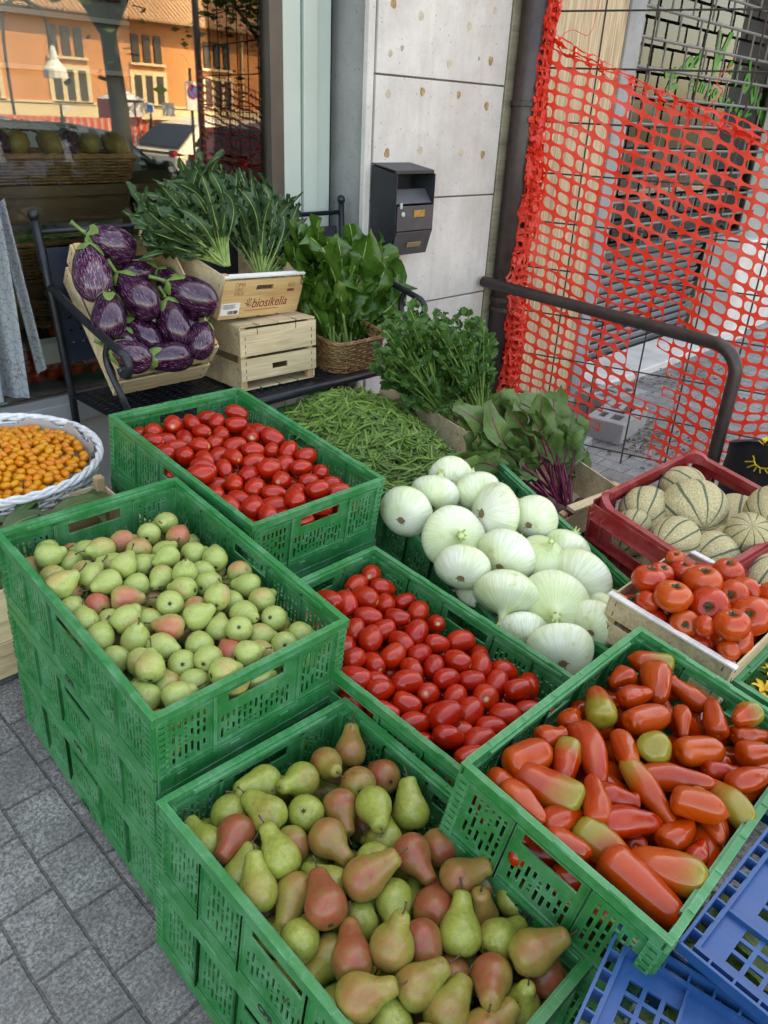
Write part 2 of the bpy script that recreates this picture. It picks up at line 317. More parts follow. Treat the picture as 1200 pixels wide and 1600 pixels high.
# ------------------------------------------------------------------ mesh builder
class MB:
    def __init__(s): s.v = []; s.f = []; s.uv = {}; s.smooth = False
    def add(s, vs, fs, uvs=None):
        o = len(s.v); s.v += [tuple(v) for v in vs]
        for i, f in enumerate(fs):
            if uvs is not None: s.uv[len(s.f)] = uvs[i]
            s.f.append(tuple(a+o for a in f))
        return s
    def box(s, c, d, M=None):
        x, y, z = (q/2 for q in d); vs = [Vector((c[0]+i*x, c[1]+j*y, c[2]+k*z)) for i in (-1, 1) for j in (-1, 1) for k in (-1, 1)]
        if M: vs = [M @ v for v in vs]
        return s.add(vs, [(0, 1, 3, 2), (4, 6, 7, 5), (0, 4, 5, 1), (2, 3, 7, 6), (0, 2, 6, 4), (1, 5, 7, 3)])
    def tube(s, pts, r, n=8, caps=True):
        pts = [Vector(p) for p in pts]; rs = r if isinstance(r, (list, tuple)) else [r]*len(pts)
        t0 = (pts[1]-pts[0]).normalized(); a = t0.orthogonal().normalized(); vs = []
        for i, p in enumerate(pts):
            t = ((pts[min(i+1, len(pts)-1)]-pts[max(i-1, 0)])).normalized()
            a = (a - t*a.dot(t)); a = a.normalized() if a.length > 1e-6 else t.orthogonal().normalized(); b = t.cross(a)
            vs += [p + (a*math.cos(2*PI*k/n)+b*math.sin(2*PI*k/n))*rs[i] for k in range(n)]
        fs = [(i*n+k, i*n+(k+1) % n, (i+1)*n+(k+1) % n, (i+1)*n+k) for i in range(len(pts)-1) for k in range(n)]
        if caps: fs += [tuple(range(n-1, -1, -1)), tuple(range((len(pts)-1)*n, len(pts)*n))]
        return s.add(vs, fs)
    def lathe(s, prof, n=20, f=None):
        """prof: [(r,z)] from bottom pole to top pole; f(v, ang, t)->v deforms"""
        vs = []; m = len(prof)
        for i, (r, z) in enumerate(prof):
            for k in range(n):
                a = 2*PI*k/n; v = Vector((r*math.cos(a), r*math.sin(a), z)); vs.append(f(v, a, i/(m-1)) if f else v)
        fs = [(i*n+k, i*n+(k+1) % n, (i+1)*n+(k+1) % n, (i+1)*n+k) for i in range(m-1) for k in range(n)]
        fs += [tuple(range(n-1, -1, -1)), tuple(range((m-1)*n, m*n))]
        return s.add(vs, fs)
    def panel(s, w, h, t, holes, M, x0=0, y0=0):
        """plate w x h (local x,z), thickness t (local y), rectangular holes (x0,z0,x1,z1), placed by M"""
        xs = sorted({round(q, 5) for q in [x0, x0+w]+[a for H in holes for a in (H[0], H[2])]}); ys = sorted({round(q, 5) for q in [y0, y0+h]+[a for H in holes for a in (H[1], H[3])]})
        nx, ny = len(xs)-1, len(ys)-1; sol = np.ones((nx, ny), bool)
        for H in holes:
            ia = xs.index(round(H[0], 5)); ib = xs.index(round(H[2], 5)); ja = ys.index(round(H[1], 5)); jb = ys.index(round(H[3], 5)); sol[ia:ib, ja:jb] = False
        o = len(s.v); N = (ny+1)
        s.v += [tuple(M @ Vector((x, yy, z))) for yy in (-t/2, t/2) for x in xs for z in ys]
        K = (nx+1)*N; id_ = lambda side, i, j: o+side*K+i*N+j
        for i in range(nx):
            for j in range(ny):
                if not sol[i, j]: continue
                s.f.append((id_(0, i, j), id_(0, i+1, j), id_(0, i+1, j+1), id_(0, i, j+1))); s.f.append((id_(1, i, j), id_(1, i, j+1), id_(1, i+1, j+1), id_(1, i+1, j)))
                for (di, dj, e) in ((-1, 0, ((i, j), (i, j+1))), (1, 0, ((i+1, j+1), (i+1, j))), (0, -1, ((i+1, j), (i, j))), (0, 1, ((i, j+1), (i+1, j+1)))):
                    a, b = i+di, j+dj
                    if 0 <= a < nx and 0 <= b < ny and sol[a, b]: continue
                    (p, q), (r_, u) = e; s.f.append((id_(0, p, q), id_(0, r_, u), id_(1, r_, u), id_(1, p, q)))
        return s
    def mesh(s, name, m, smooth=False):
        me = D.meshes.new(name); me.from_pydata(s.v, [], s.f)
        if s.uv:
            ul = me.uv_layers.new(name='UVMap'); li = 0
            for pi, p in enumerate(me.polygons):
                u = s.uv.get(pi)
                for q in range(p.loop_total): ul.data[p.loop_start+q].uv = u[q] if u else (0, 0)
        me.materials.append(m)
        if smooth: me.polygons.foreach_set('use_smooth', [True]*len(me.polygons))
        me.update(); return me
    def build(s, name, m, parent=None, smooth=False, bevel=0):
        me = s.mesh(name, m, smooth)
        if bevel or smooth == 'weld':
            bm = bmesh.new(); bm.from_mesh(me)
            if bevel: bmesh.ops.bevel(bm, geom=[e for e in bm.edges if e.is_manifold], offset=bevel, segments=1, affect='EDGES', clamp_overlap=True)
            bm.to_mesh(me); bm.free()
        return link(name, me, parent)
def link(name, me, parent=None):
    o = D.objects.new(name, me); C.objects.link(o)
    if parent: o.parent = parent
    return o
def tag(o, label=None, cat=None, group=None, kind=None):
    for k, v in (('label', label), ('category', cat), ('group', group), ('kind', kind)):
        if v: o[k] = v
    return o
def empty(name, M=None, label=None, cat=None, group=None):
    o = D.objects.new(name, None); C.objects.link(o); o.empty_display_size = .05
    if M is not None: o.matrix_world = M
    return tag(o, label, cat, group)
def T(*p): return Matrix.Translation(Vector(p))
def copy_tree(o, parent=None):
    c = o.copy(); C.objects.link(c); c.parent = parent
    for ch in list(o.children): copy_tree(ch, c)
    return c
def place(o, M): o.matrix_world = M; return o
def text_mesh(s, size, depth=.0006, shear=0, bold=0):
    cu = D.curves.new('t', 'FONT'); cu.body = s; cu.size = size; cu.extrude = depth; cu.align_x = 'CENTER'; cu.align_y = 'CENTER'; cu.shear = shear; cu.offset = bold
    o = D.objects.new('t', cu); C.objects.link(o); dg = bpy.context.evaluated_depsgraph_get(); dg.update()
    me = D.meshes.new_from_object(o.evaluated_get(dg)); D.objects.remove(o); return me
def text(name, s, size, m, M, parent=None, **k):
    me = text_mesh(s, size, **k); me.materials.clear(); me.materials.append(m); o = link(name, me, parent)
    if parent: o.matrix_local = M
    else: o.matrix_world = M
    return o
def bspl(P, n=12):
    """smooth curve through control points (Catmull-Rom)"""
    P = [Vector(p) for p in P]; Q = [P[0]*2-P[1]]+P+[P[-1]*2-P[-2]]; out = []
    for i in range(1, len(Q)-2):
        for k in range(n):
            t = k/n; a, b, c, d = Q[i-1], Q[i], Q[i+1], Q[i+2]
            out.append(.5*((2*b)+(c-a)*t+(2*a-5*b+4*c-d)*t*t+(3*b-a-3*c+d)*t**3))
    out.append(P[-1]); return out

# ================================================================== THE SETTING
def ss(t): t = max(0, min(1, t)); return t*t*(3-2*t)
def gz(x, y): return .06*ss((y-.9)/.8)*(1-ss((x-1)/1.2)) - .18*max(ss((x-1.2)/1.6), ss((-y)/3))
def f_pave(nt, b, tc):
    v = tc.outputs['Object']
    wv = nn(nt, 'VectorMath'); wv.operation = 'ADD'; lk(nt, v, wv.inputs[0])
    nz = nn(nt, 'TexNoise', Scale=7.0, Detail=3); lk(nt, v, nz.inputs['Vector']); sc_ = nn(nt, 'VectorMath'); sc_.operation = 'SCALE'; lk(nt, nz.outputs['Color'], sc_.inputs[0]); sc_.inputs['Scale'].default_value = .010; lk(nt, sc_.outputs[0], wv.inputs[1])
    br = nn(nt, 'TexBrick', Scale=1.0); br.offset = .5; br.inputs['Mortar Size'].default_value = .0045; br.inputs['Mortar Smooth'].default_value = .5; br.inputs['Brick Width'].default_value = .15; br.inputs['Row Height'].default_value = .108
    lk(nt, mapv(nt, wv.outputs[0], rot=(0, 0, R(90))), br.inputs['Vector']); br.inputs['Color1'].default_value = (.2, .2, .2, 1); br.inputs['Color2'].default_value = (.8, .8, .8, 1)
    f = noi(nt, v, 150, 8, .8, .15); big = noi(nt, v, 1.6, 4, .6); blotch = noi(nt, v, 9, 5, .7)
    c = ramp(nt, f, [(.37, (.06, .06, .06)), (.47, (.19, .187, .183)), (.59, (.48, .475, .465))])
    c = mixc(nt, ramp(nt, mth(nt, 'ADD', blotch, mth(nt, 'MULTIPLY', big, .5)), [(.58, (0,)*3), (.9, (.7,)*3)]), c, (.12, .12, .12))
    c = mixc(nt, .15, c, br.outputs[0], 'OVERLAY')
    c = mixc(nt, mth(nt, 'MULTIPLY', br.outputs[1], .5), c, (.045, .042, .038))
    lk(nt, c, b.inputs['Base Color']); bump(nt, b, mth(nt, 'SUBTRACT', mth(nt, 'MULTIPLY', f, .35), br.outputs[1]), .55, .006)
pave = mat('grey stone pavers', f_pave, rough=.7)
def f_asph(nt, b, tc): lk(nt, ramp(nt, noi(nt, tc.outputs['Object'], 60, 4, .7), [(.3, (.03, .03, .032)), (.7, (.075, .075, .078))]), b.inputs['Base Color'])
asph = mat('asphalt', f_asph, rough=.85)
xs = [-60, -30, -12, -6, -3] + [-2+.15*i for i in range(50)] + [6, 8, 12, 20, 40, 80]
ys = [-90, -60, -30, -12, -6, -3.2, -2.6, -2.2] + [-1.8+.15*i for i in range(33)] + [3.6, 6, 12, 30, 60]
mb = MB(); ny = len(ys)
mb.add([(x, y, gz(x, y)) for x in xs for y in ys], [(i*ny+j, (i+1)*ny+j, (i+1)*ny+j+1, i*ny+j+1) for i in range(len(xs)-1) for j in range(ny-1)])
tag(mb.build('pavement', pave, smooth=True), kind='structure')
mb = MB(); mb.box((10, -22, -.171), (140, 34, .01)); tag(mb.build('road', asph), kind='structure')
mb = MB(); mb.box((10, -4.85, -.13), (140, .3, .1)); tag(mb.build('kerb', conc_d), kind='structure')
# dark joint of an inspection slab in the paving, as in the photo's lower left corner
slab = MB(); a_, b_ = at(-60, 1290, 'z', .0), at(52, 1225, 'z', .0)
slab.box((b_.x-.30, b_.y+.32, .0035), (.60, .62, .006)); so_ = slab.build('cover_slab', mat('smooth slab', f_conc((.055, .06, .068), (.10, .105, .115), (.04, .04, .04), 2), rough=.8), bevel=.003)
tag(so_, 'smooth dark grey cover slab set flush in the rough stone pavers at left', 'slab')
# dry leaves swept against the blocks behind the net
mb = MB(); lr_ = random.Random(3)
for i in range(620):
    k = lr_.random(); p = at(lr_.gauss(1010, 28), lr_.gauss(690, 14), 'z', -.175) if k < .45 else at(lr_.gauss(1060, 60), lr_.gauss(585, 16), 'z', -.175)
    if p.y > 2.3: continue
    a = lr_.random()*6.3; s_ = lr_.uniform(.006, .02); M = T(p.x, p.y, gz(p.x, p.y)+lr_.uniform(.003, .02)) @ Matrix.Rotation(a, 4, 'Z') @ Matrix.Rotation(lr_.uniform(-.7, .7), 4, 'X')
    mb.add([M @ Vector(q) for q in ((-s_, 0, 0), (0, -s_*.45, .003), (s_, 0, .002), (0, s_*.45, .004))], [(0, 1, 2, 3)])
tag(mb.build('dry_leaves', mat('dry leaf litter', col=(.12, .075, .04), rough=.9, var=.6, vscale=12)), kind='stuff')

mb = MB()
for i in range(420):
    u, v = lr_.uniform(-20, 330), lr_.uniform(1120, 1620); p = at(u, v, 'z', 0); s_ = lr_.uniform(.0008, .0035); a = lr_.random()*6
    if p.x > .40 and p.y > .2: continue
    M = T(p.x, p.y, gz(p.x, p.y)+.002) @ Matrix.Rotation(a, 4, 'Z'); mb.box((0, 0, 0), (s_*lr_.uniform(1, 2.2), s_, s_*.6), M)
tag(mb.build('grit', mat('pavement grit', col=(.20, .18, .15), rough=.9, var=.5, vscale=40)), kind='stuff')

# ------------------------------------------------------------------ the shop building
B = empty('shop_building', T(0, 2.4, 0), 'building with pale stone pier, tall green grey shop window and beige boarded bay', 'building')
B.location = (0, 0, 0)
plaster = mat('upper wall plaster', col=(.5, .42, .32), rough=.9, var=.1, vscale=2)
mb = MB(); mb.box((3, 6.3, 6.1), (44, 7.8, 6.8)); mb.build('upper_wall', plaster, B)
mb = MB(); mb.box((-6.1, 6.4, 1.3), (10, 7.7, 2.86)); mb.build('side_wall', plaster, B)
mb = MB(); mb.box((14.5, 6.4, 1.2), (14, 7.7, 3.06)); mb.build('far_wall', conc, B)
# pier
PX0, PX1, PY = 2.375, 3.25, 2.4
pier = MB().box(((PX0+PX1)/2+.01, PY+.32, 1.2), (PX1-PX0-.02, .6, 2.98)).build('pier', conc_d, B)
zc = [-.3, .135, .605, 1.06, 1.515, 1.97, 2.7]
for i in range(len(zc)-1):
    mb = MB(); mb.box(((PX0+.045+PX1)/2, PY+.009, (zc[i]+zc[i+1])/2), (PX1-PX0-.05, .022, zc[i+1]-zc[i]-.007)); mb.build('cladding_panel', conc, pier, bevel=.002)
mb = MB(); mb.box((PX0+.018, PY+.012, 1.2), (.036, .026, 2.98)); mb.build('corner_strip', conc, pier, bevel=.003)
for (u, v, r_, k) in [(645, 15, 5.5, 0), (775, 75, 5, 1), (1000, 125, 5, 1), (1120, 50, 4.5, 1), (1100, 285, 5.5, 0), (620, 440, 5, 1), (780, 430, 5, 0), (950, 445, 4.6, 0), (1080, 497, 5.5, 0), (613, 718, 5.5, 0), (770, 705, 5, 1), (963, 715, 5, 1), (1062, 725, 5.5, 0), (685, 225, 3.2, 2), (1045, 275, 2.4, 2), (905, 300, 5, 1), (630, 250, 4, 1)]:
    p = at(400+u/3, v/3, 'y', PY-.002); s_ = r_*.0028
    mb = MB(); pr = [(s_*(1+.12*math.sin(3*a+u)), a) for a in np.linspace(0, 2*PI, 15)[:-1]]
    n_ = len(pr); vs_ = [(p.x+q*math.cos(a), yy, p.z+q*1.15*math.sin(a)) for yy in (PY-.0035, PY+.004) for q, a in pr]
    mb.add(vs_, [tuple(range(n_)), tuple(range(2*n_-1, n_-1, -1))]+[(i, i+n_, (i+1) % n_+n_, (i+1) % n_) for i in range(n_)])
    mb.build('plug', (plug_m, stain_m, conc_d)[k], pier)
# window bay left of the pier
Yg = 2.60
mb = MB(); mb.box((.42, Yg+.09, 2.68), (3.9, .14, .06)); mb.box((2.07, Yg, 1.57), (.06, .07, 2.26)); mb.build('inner_frame', alu_d, B)
for x0, x1, y0 in ((2.102, 2.186, Yg-.035), (2.194, 2.262, Yg-.045), (2.264, 2.342, Yg-.03)):
    mb = MB(); mb.box(((x0+x1)/2, y0+.03, 1.44), (x1-x0, .06, 2.5)); mb.build('window_post', alu, B, bevel=.002)
mb = MB(); mb.box((2.352, Yg+.01, 1.44), (.016, .05, 2.5)); mb.build('seal', blackm, B)
mb = MB(); mb.box((.40, Yg, 1.56), (3.25, .008, 2.2)); mb.build('window_pane', glass, B)
mb = MB(); mb.box((.55, Yg+.17, .19), (3.55, .42, .36)); mb.box((.55, Yg+.10, -.05), (3.55, .34, .12)); mb.build('base_wall', grey_base, B, bevel=.003)
mb = MB(); mb.box((.55, Yg+.12, .413), (3.6, .42, .07)); mb.build('sill', mat('sill aluminium', col=(.40, .41, .41), rough=.4, var=.1), B, bevel=.003)
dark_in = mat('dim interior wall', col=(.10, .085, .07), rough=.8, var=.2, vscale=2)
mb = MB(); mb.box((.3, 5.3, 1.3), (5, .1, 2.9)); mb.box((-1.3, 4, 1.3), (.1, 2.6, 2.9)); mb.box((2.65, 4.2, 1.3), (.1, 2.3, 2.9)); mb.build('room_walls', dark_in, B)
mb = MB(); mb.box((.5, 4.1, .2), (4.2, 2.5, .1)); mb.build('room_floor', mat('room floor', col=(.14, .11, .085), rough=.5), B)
# weathered plank, steel column, boarded bay, recessed second shop window
mb = MB(); mb.box((3.315, 2.43, 1.2), (.125, .08, 2.98)); mb.build('timber_plank', weather, B, bevel=.004)
mb = MB(); mb.box((3.87, 2.48, 1.2), (.95, .05, 2.98)); mb.build('boarding', board, B)
mb = MB(); mb.box((4.43, 2.57, 1.2), (.16, .26, 2.98)); mb.build('cement_jamb', conc_d, B, bevel=.004)
mb = MB(); mb.box((4.545, 2.60, 1.2), (.07, .22, 2.98)); mb.build('white_jamb', mat('white paint', col=(.66, .66, .64), rough=.6, var=.1), B, bevel=.003)
mb = MB(); mb.box((4.66, 2.72, 1.45), (.10, .06, 2.4)); mb.box((6.95, 2.84, 1.45), (.07, .06, 2.4)); mb.box((6.0, 2.72, .60), (2.7, .07, .06)); mb.build('shop_window_frame', midgrey, B)
mb = MB(); mb.box((5.0, 2.80, 1.5), (.10, .05, 2.3)); mb.build('cream_post', mat('cream', col=(.6, .5, .33), rough=.5), B)
mb = MB(); mb.box((6.0, 2.74, 1.62), (2.66, .006, 2.0)); mb.build('shop_pane', glassmat('etched glass', 1.6, (.93, .96, .92)), B)
mb = MB(); mb.box((6.2, 2.98, 1.4), (4.0, .03, 2.8)); mb.build('shop_room', mat('pale room', col=(.60, .60, .50), rough=.9, var=.3, vscale=1.5), B)
mb = MB(); mb.box((5.6, 2.76, .20), (1.95, .04, .74)); mb.build('shutter_backing', midgrey, B)
for k in range(12):
    M = T(5.6, 2.715, -.11+.058*k) @ Matrix.Rotation(R(28), 4, 'X'); mb = MB(); mb.box((0, 0, 0), (1.93, .008, .054), M); mb.build('louvre', mat('grey louvre', col=(.27, .28, .295), rough=.4, metal=.3, var=.2, vscale=15), B)
mb = MB(); mb.box((7.15, 2.56, .15), (1.0, .3, .9)); mb.box((7.7, 2.56, 1.2), (.9, .28, 2.98)); mb.build('grey_pier', marble, B, bevel=.004)
mb = MB(); mb.box((5.75, 2.50, -.165), (2.4, .36, .07)); mb.build('marble_step', marble, B, bevel=.004)
# brick-pattern window grille
gr = MB().box((5.6, 2.62, 2.62), (2.6, .02, .03)).build('grille', midgrey, B)
for k in range(13):
    z = 2.46-.152*k; mb = MB(); mb.tube([(4.58, 2.62, z), (7.25, 2.62, z)], .0095, 8)
    for j in range(9):
        x = 4.72+.29*j+(.145 if k % 2 else 0); mb.tube([(x, 2.62, z), (x, 2.62, z+.152)], .007, 6)
    mb.build('grille_bar', mat('grey grille paint', col=(.13, .125, .115), rough=.5, var=.2, vscale=10), gr, smooth=False)
lg = mat('green lettering', col=(.03, .24, .015), rough=.5, var=.4, vscale=8)
for ch, u, v, sz, an in [('N', 1048, 122, .15, 52), ('i', 1062, 108, .15, 40), ('d', 1078, 96, .16, 28), ('i', 1092, 87, .17, 18), ('V', 1120, 88, .30, -8), ('e', 1139, 108, .16, -28), ('r', 1152, 117, .16, -34), ('d', 1165, 128, .2, -44), ('u', 1176, 146, .18, -54), ('r', 1184, 163, .18, -60), ('a', 1190, 180, .18, -64)]:
    p = at(u, v, 'y', 2.733); text('letter', ch, sz*1.25, lg, T(*p) @ Matrix.Rotation(R(an+6), 4, 'Y') @ Matrix.Rotation(R(90), 4, 'X'), B, shear=.3, bold=.011)
for ch, u, v, an in [('c', 1080, 130, 8), ('a', 1088, 131, 2), ('m', 1098, 134, -6), ('p', 1109, 139, -12), ('o', 1118, 143, -18), ('a', 1128, 150, -26), ('c', 1137, 157, -34), ('a', 1144, 163, -38), ('s', 1151, 169, -42), ('a', 1157, 175, -46), ('V', 1168, 176, -50)]:
    p = at(u, v, 'y', 2.733); text('letter', ch, .13, lg, T(*p) @ Matrix.Rotation(R(-an*.9), 4, 'Y') @ Matrix.Rotation(R(90), 4, 'X'), B, shear=.3, bold=.005)

# ------------------------------------------------------------------ mailbox
mbx = empty('mailbox', T(2.53, 2.4, .86), 'dark grey steel mailbox with brass plates hanging on the stone pier', 'mailbox'); X = 2.53
def L(o): o.matrix_parent_inverse = mbx.matrix_world.inverted(); return o
prof = [(2.398, .862), (2.298, .862), (2.272, .93), (2.272, 1.045), (2.30, 1.105), (2.30, 1.155), (2.398, 1.185)]
mbx.matrix_world = T(0, 0, 0)
mb = MB()
for sx in (X-.116, X+.112):
    n_ = len(prof); vs_ = [(sx+dx, y, z) for dx in (0, .004) for y, z in [(2.398, .862), (2.29, .862), (2.255, .95), (2.255, 1.17), (2.398, 1.195)]]
    mb.add(vs_, [(0, 1, 2, 3, 4), (9, 8, 7, 6, 5)]+[(i, i+5, (i+1) % 5+5, (i+1) % 5) for i in range(5)])
mb.box((X, 2.392, 1.03), (.224, .008, .33)); mb.box((X, 2.345, .866), (.224, .10, .006)); mb.build('body', darkgrey, mbx)
mb = MB(); mb.box((0, 0, 0), (.230, .140, .005), T(X-.003, 2.330, 1.192) @ Matrix.Rotation(R(8), 4, 'X')); mb.box((0, 0, 0), (.230, .004, .014), T(X-.003, 2.262, 1.178)); mb.build('roof', darkgrey, mbx, bevel=.0015)
mb = MB(); mb.box((0, 0, 0), (.216, .004, .066), T(X, 2.283, 1.085) @ Matrix.Rotation(R(-38), 4, 'X')); mb.build('flap', midgrey, mbx, bevel=.001)
dr = MB().box((0, 0, 0), (.218, .006, .095), T(X, 2.252, 1.005)).box((0, 0, 0), (.218, .006, .098), T(X, 2.266, .906) @ Matrix.Rotation(R(16), 4, 'X')).build('door', midgrey, mbx, bevel=.001)
mb = MB(); mb.box((X+.02, 2.2475, 1.022), (.065, .004, .027)); mb.build('name_plate', brass, dr, bevel=.001)
mb = MB(); mb.box((0, 0, 0), (.085, .004, .02), T(X+.01, 2.2605, .90) @ Matrix.Rotation(R(16), 4, 'X')); mb.build('name_plate', mat('dull brass', col=(.30, .23, .12), rough=.5, metal=.5), dr, bevel=.001)
mb = MB(); mb.lathe([(.0, -.006), (.0095, -.006), (.0095, .002), (.007, .004), (0, .004)], 14, lambda v, a, t: Vector((X-.078+v.x, 2.2475-v.z, 1.022+v.y))); mb.build('lock', alu, dr)
mb = MB(); mb.box((X-.092, 2.2475, 1.055), (.010, .006, .022)); mb.build('hinge', alu, mbx)

# ------------------------------------------------------------------ steel column with pipe rail barrier
AX, AY, ANG = 3.36, 2.33, 106
dM = -Vector((math.cos(R(ANG)), math.sin(R(ANG)), 0))
def mp(s, z, off=0): n_ = Vector((-dM.y, dM.x, 0)); return Vector((AX, AY, z)) + dM*s + n_*off
col = empty('steel_column', T(0, 0, 0), 'dark brown round steel downpipe rising beside the weathered plank', 'downpipe')
MB().tube([(3.345, 2.335, -.3), (3.345, 2.335, 2.72)], .066, 20).build('pipe', rust, col, smooth=True)
for z in (.52, .57, 1.45): MB().lathe([(.066, -.012), (.073, -.01), (.073, .01), (.066, .012)], 20, lambda v, a, t: v+Vector((3.345, 2.335, z))).build('collar', rust, col)
A0, A1 = Vector((3.20, 2.37, .662)), Vector((3.105, 1.035, .632))
cn = [A0, A0.lerp(A1, .5), A1+Vector((.012, .11, 0))]+[A1+Vector((-.0*math.sin(t)+.008*(1-math.sin(t)), .11*(1-math.sin(t))-.0, -.11*(1-math.cos(t))))-Vector((0, 0, 0)) for t in np.linspace(.2, PI/2, 7)]+[Vector((A1.x, A1.y, .3)), Vector((A1.x, A1.y, -.22))]
bar = MB().tube(cn, .0265, 16).build('rail_barrier', rust, smooth=True); tag(bar, 'bent brown steel pipe barrier running out from the wall', 'barrier')
# ------------------------------------------------------------------ wire mesh panel
wm = empty('wire_mesh_panel', T(0, 0, 0), 'rusty welded wire mesh panel standing behind the pipe barrier', 'mesh panel'); P_ = .2145
for i in range(-1, 18):
    s_ = .075+P_*i
    if s_ < -.05: continue
    MB().tube([mp(s_, -.215), mp(s_+.004*math.sin(i), 1.0), mp(s_, 2.5)], .0040, 6).build('vertical_wire', rebar, wm)
for k in range(13):
    z = -.12+P_*k; MB().tube([mp(-.03, z, -.006), mp(1.9, z+.003, -.006), mp(3.75, z, -.006)], .0040, 6).build('horizontal_wire', rebar, wm)
tag(MB().tube([mp(3.8, -.25), mp(3.8, 2.5)], .03, 10).build('fence_post', rust, smooth=True), 'dark steel post at the street end of the wire mesh, mirrored in the window', 'post')
# ------------------------------------------------------------------ orange net
net = empty('safety_net', T(0, 0, 0), 'torn orange red plastic safety net tied to the wire mesh', 'safety net')
def net_patch(cells, pos, hx=.435, hz=.39, name='net_sheet'):
    mb = MB(); idx = {}
    def V(u, v):
        k = (round(u, 3), round(v, 3))
        if k not in idx: idx[k] = len(mb.v); mb.v.append(tuple(pos(u, v)))
        return idx[k]
    n = 12; sq = []
    for k in range(n):
        a = 2*PI*(k+.5)/n; c, s = math.cos(a), math.sin(a); m_ = max(abs(c), abs(s)); sq.append((c/m_*.5, s/m_*.5))
    for (i, j) in cells:
        o = []; h = []
        for k in range(n):
            a = 2*PI*(k+.5)/n; c, s = math.cos(a), math.sin(a)
            o.append(V(i+.5+sq[k][0], j+.5+sq[k][1])); h.append(V(i+.5+hx*math.copysign(abs(c)**.7, c), j+.5+hz*math.copysign(abs(s)**.7, s)))
        cor = [V(i, j), V(i+1, j), V(i+1, j+1), V(i, j+1)]
        for k in range(n): mb.f.append((o[k], o[(k+1) % n], h[(k+1) % n], h[k]))
        for (k, c_) in ((1, 3-1), (4, 3), (7, 0), (10, 1)):
            mb.f.append((o[k], cor[c_], o[(k+1) % n]))
    return mb.build(name, netm, net)
PU, PV = .0655, .0535
def npos(u, v):
    s_ = .06+u*PU; zt = 1.70-.30*s_ if s_ < 1.2 else 1.34+.12*(s_-1.2); z = zt-v*PV-.008*math.sin(u*.9+v*.5)
    w_ = mnoise.noise(Vector((u*.35, v*.22, 1.3)))*.012+mnoise.noise(Vector((u*1.1, v*.9, 5)))*.005
    d_ = mnoise.noise(Vector((u*.5, v*.4, 9)))*.012
    return mp(s_+d_*.6, z+mnoise.noise(Vector((u*.4, v*.7, 3)))*.011, -.014+w_)
nr = random.Random(5); cells = []
for i in range(0, 57):
    for j in range(0, 38):
        p = npos(i+.5, j+.5); u, v = pix(p); s_ = .06+i*PU; 
        if p.z < -.13: continue
        tear = 0
        if 905 < u < 1035 and 505 < v < 560 and abs((v-505)-(u-905)*.25) < 40 and 980 < u < 1040: tear = 1
        if 915 < u < 1015 and 640 < v < 760: tear = 1
        if 985 < u < 1050 and 505 < v < 640: tear = .9
        if 1010 < u < 1055 and 480 < v < 530: tear = .8
        if u < 915 and v > 690: tear = 1
        if nr.random() < tear*(.97): continue
        cells.append((i, j))
net_patch(cells, npos)
# second layer at the top edge, rolled into a rope
def npos2(u, v):
    s_ = .05+u*PU*1.02; z = 1.735-.36*s_+.03*math.exp(-u*.5)-v*.022+mnoise.noise(Vector((u, v*3, 2)))*.02
    return mp(s_, z, -.03+mnoise.noise(Vector((u*.8, v*2, 7)))*.03)
net_patch([(i, j) for i in range(0, 29) for j in range(2)], npos2, .43, .40, 'rolled_edge')
# the bunched net round the column
def npos3(u, v):
    z = 2.15-v*.040; a = u*.98+.9*mnoise.noise(Vector((u*.7, v*.16, 4)))
    tp = .62+.38*ss((2.0-z)/1.3)
    r_ = tp*(.045+.028*mnoise.noise(Vector((u*1.6, v*.5, 8)))+.014*mnoise.noise(Vector((u*3, v*1.7, 2))))
    c = mp(.062+.012*math.sin(v*.3)+.012*mnoise.noise(Vector((0, v*.15, 1))), z+.02*mnoise.noise(Vector((u*2, v, 3))), -.02); d2 = Vector((-dM.y, dM.x, 0))
    return c+dM*(r_*math.cos(a))+d2*(r_*math.sin(a)-.01)
net_patch([(i, j) for i in range(13) for j in range(0, 54)], npos3, .37, .30, 'bunched_fold')
net_patch([(i, j) for i in range(11) for j in range(0, 50)], lambda u, v: npos3(u*1.1+.5, v*1.06+.4)*.5+(mp(.062, 2.15-v*.0425, -.02))*.5, .36, .28, 'bunched_fold')
mb = MB(); mb.tube(bspl([mp(.10, 1.70, -.03), mp(.16, 1.74, -.02), mp(.24, 1.72, -.03), mp(.26, 1.80, -.02), mp(.27, 1.95, -.02)], 6), .0012, 5); mb.build('loose_thread', netm, net)
mb = MB(); mb.tube(bspl([mp(.84, 1.62, -.02), mp(.80, 1.56, -.03), mp(.83, 1.52, -.02), mp(.77, 1.45, -.03)], 6), .0022, 5); mb.build('loose_thread', netm, net)

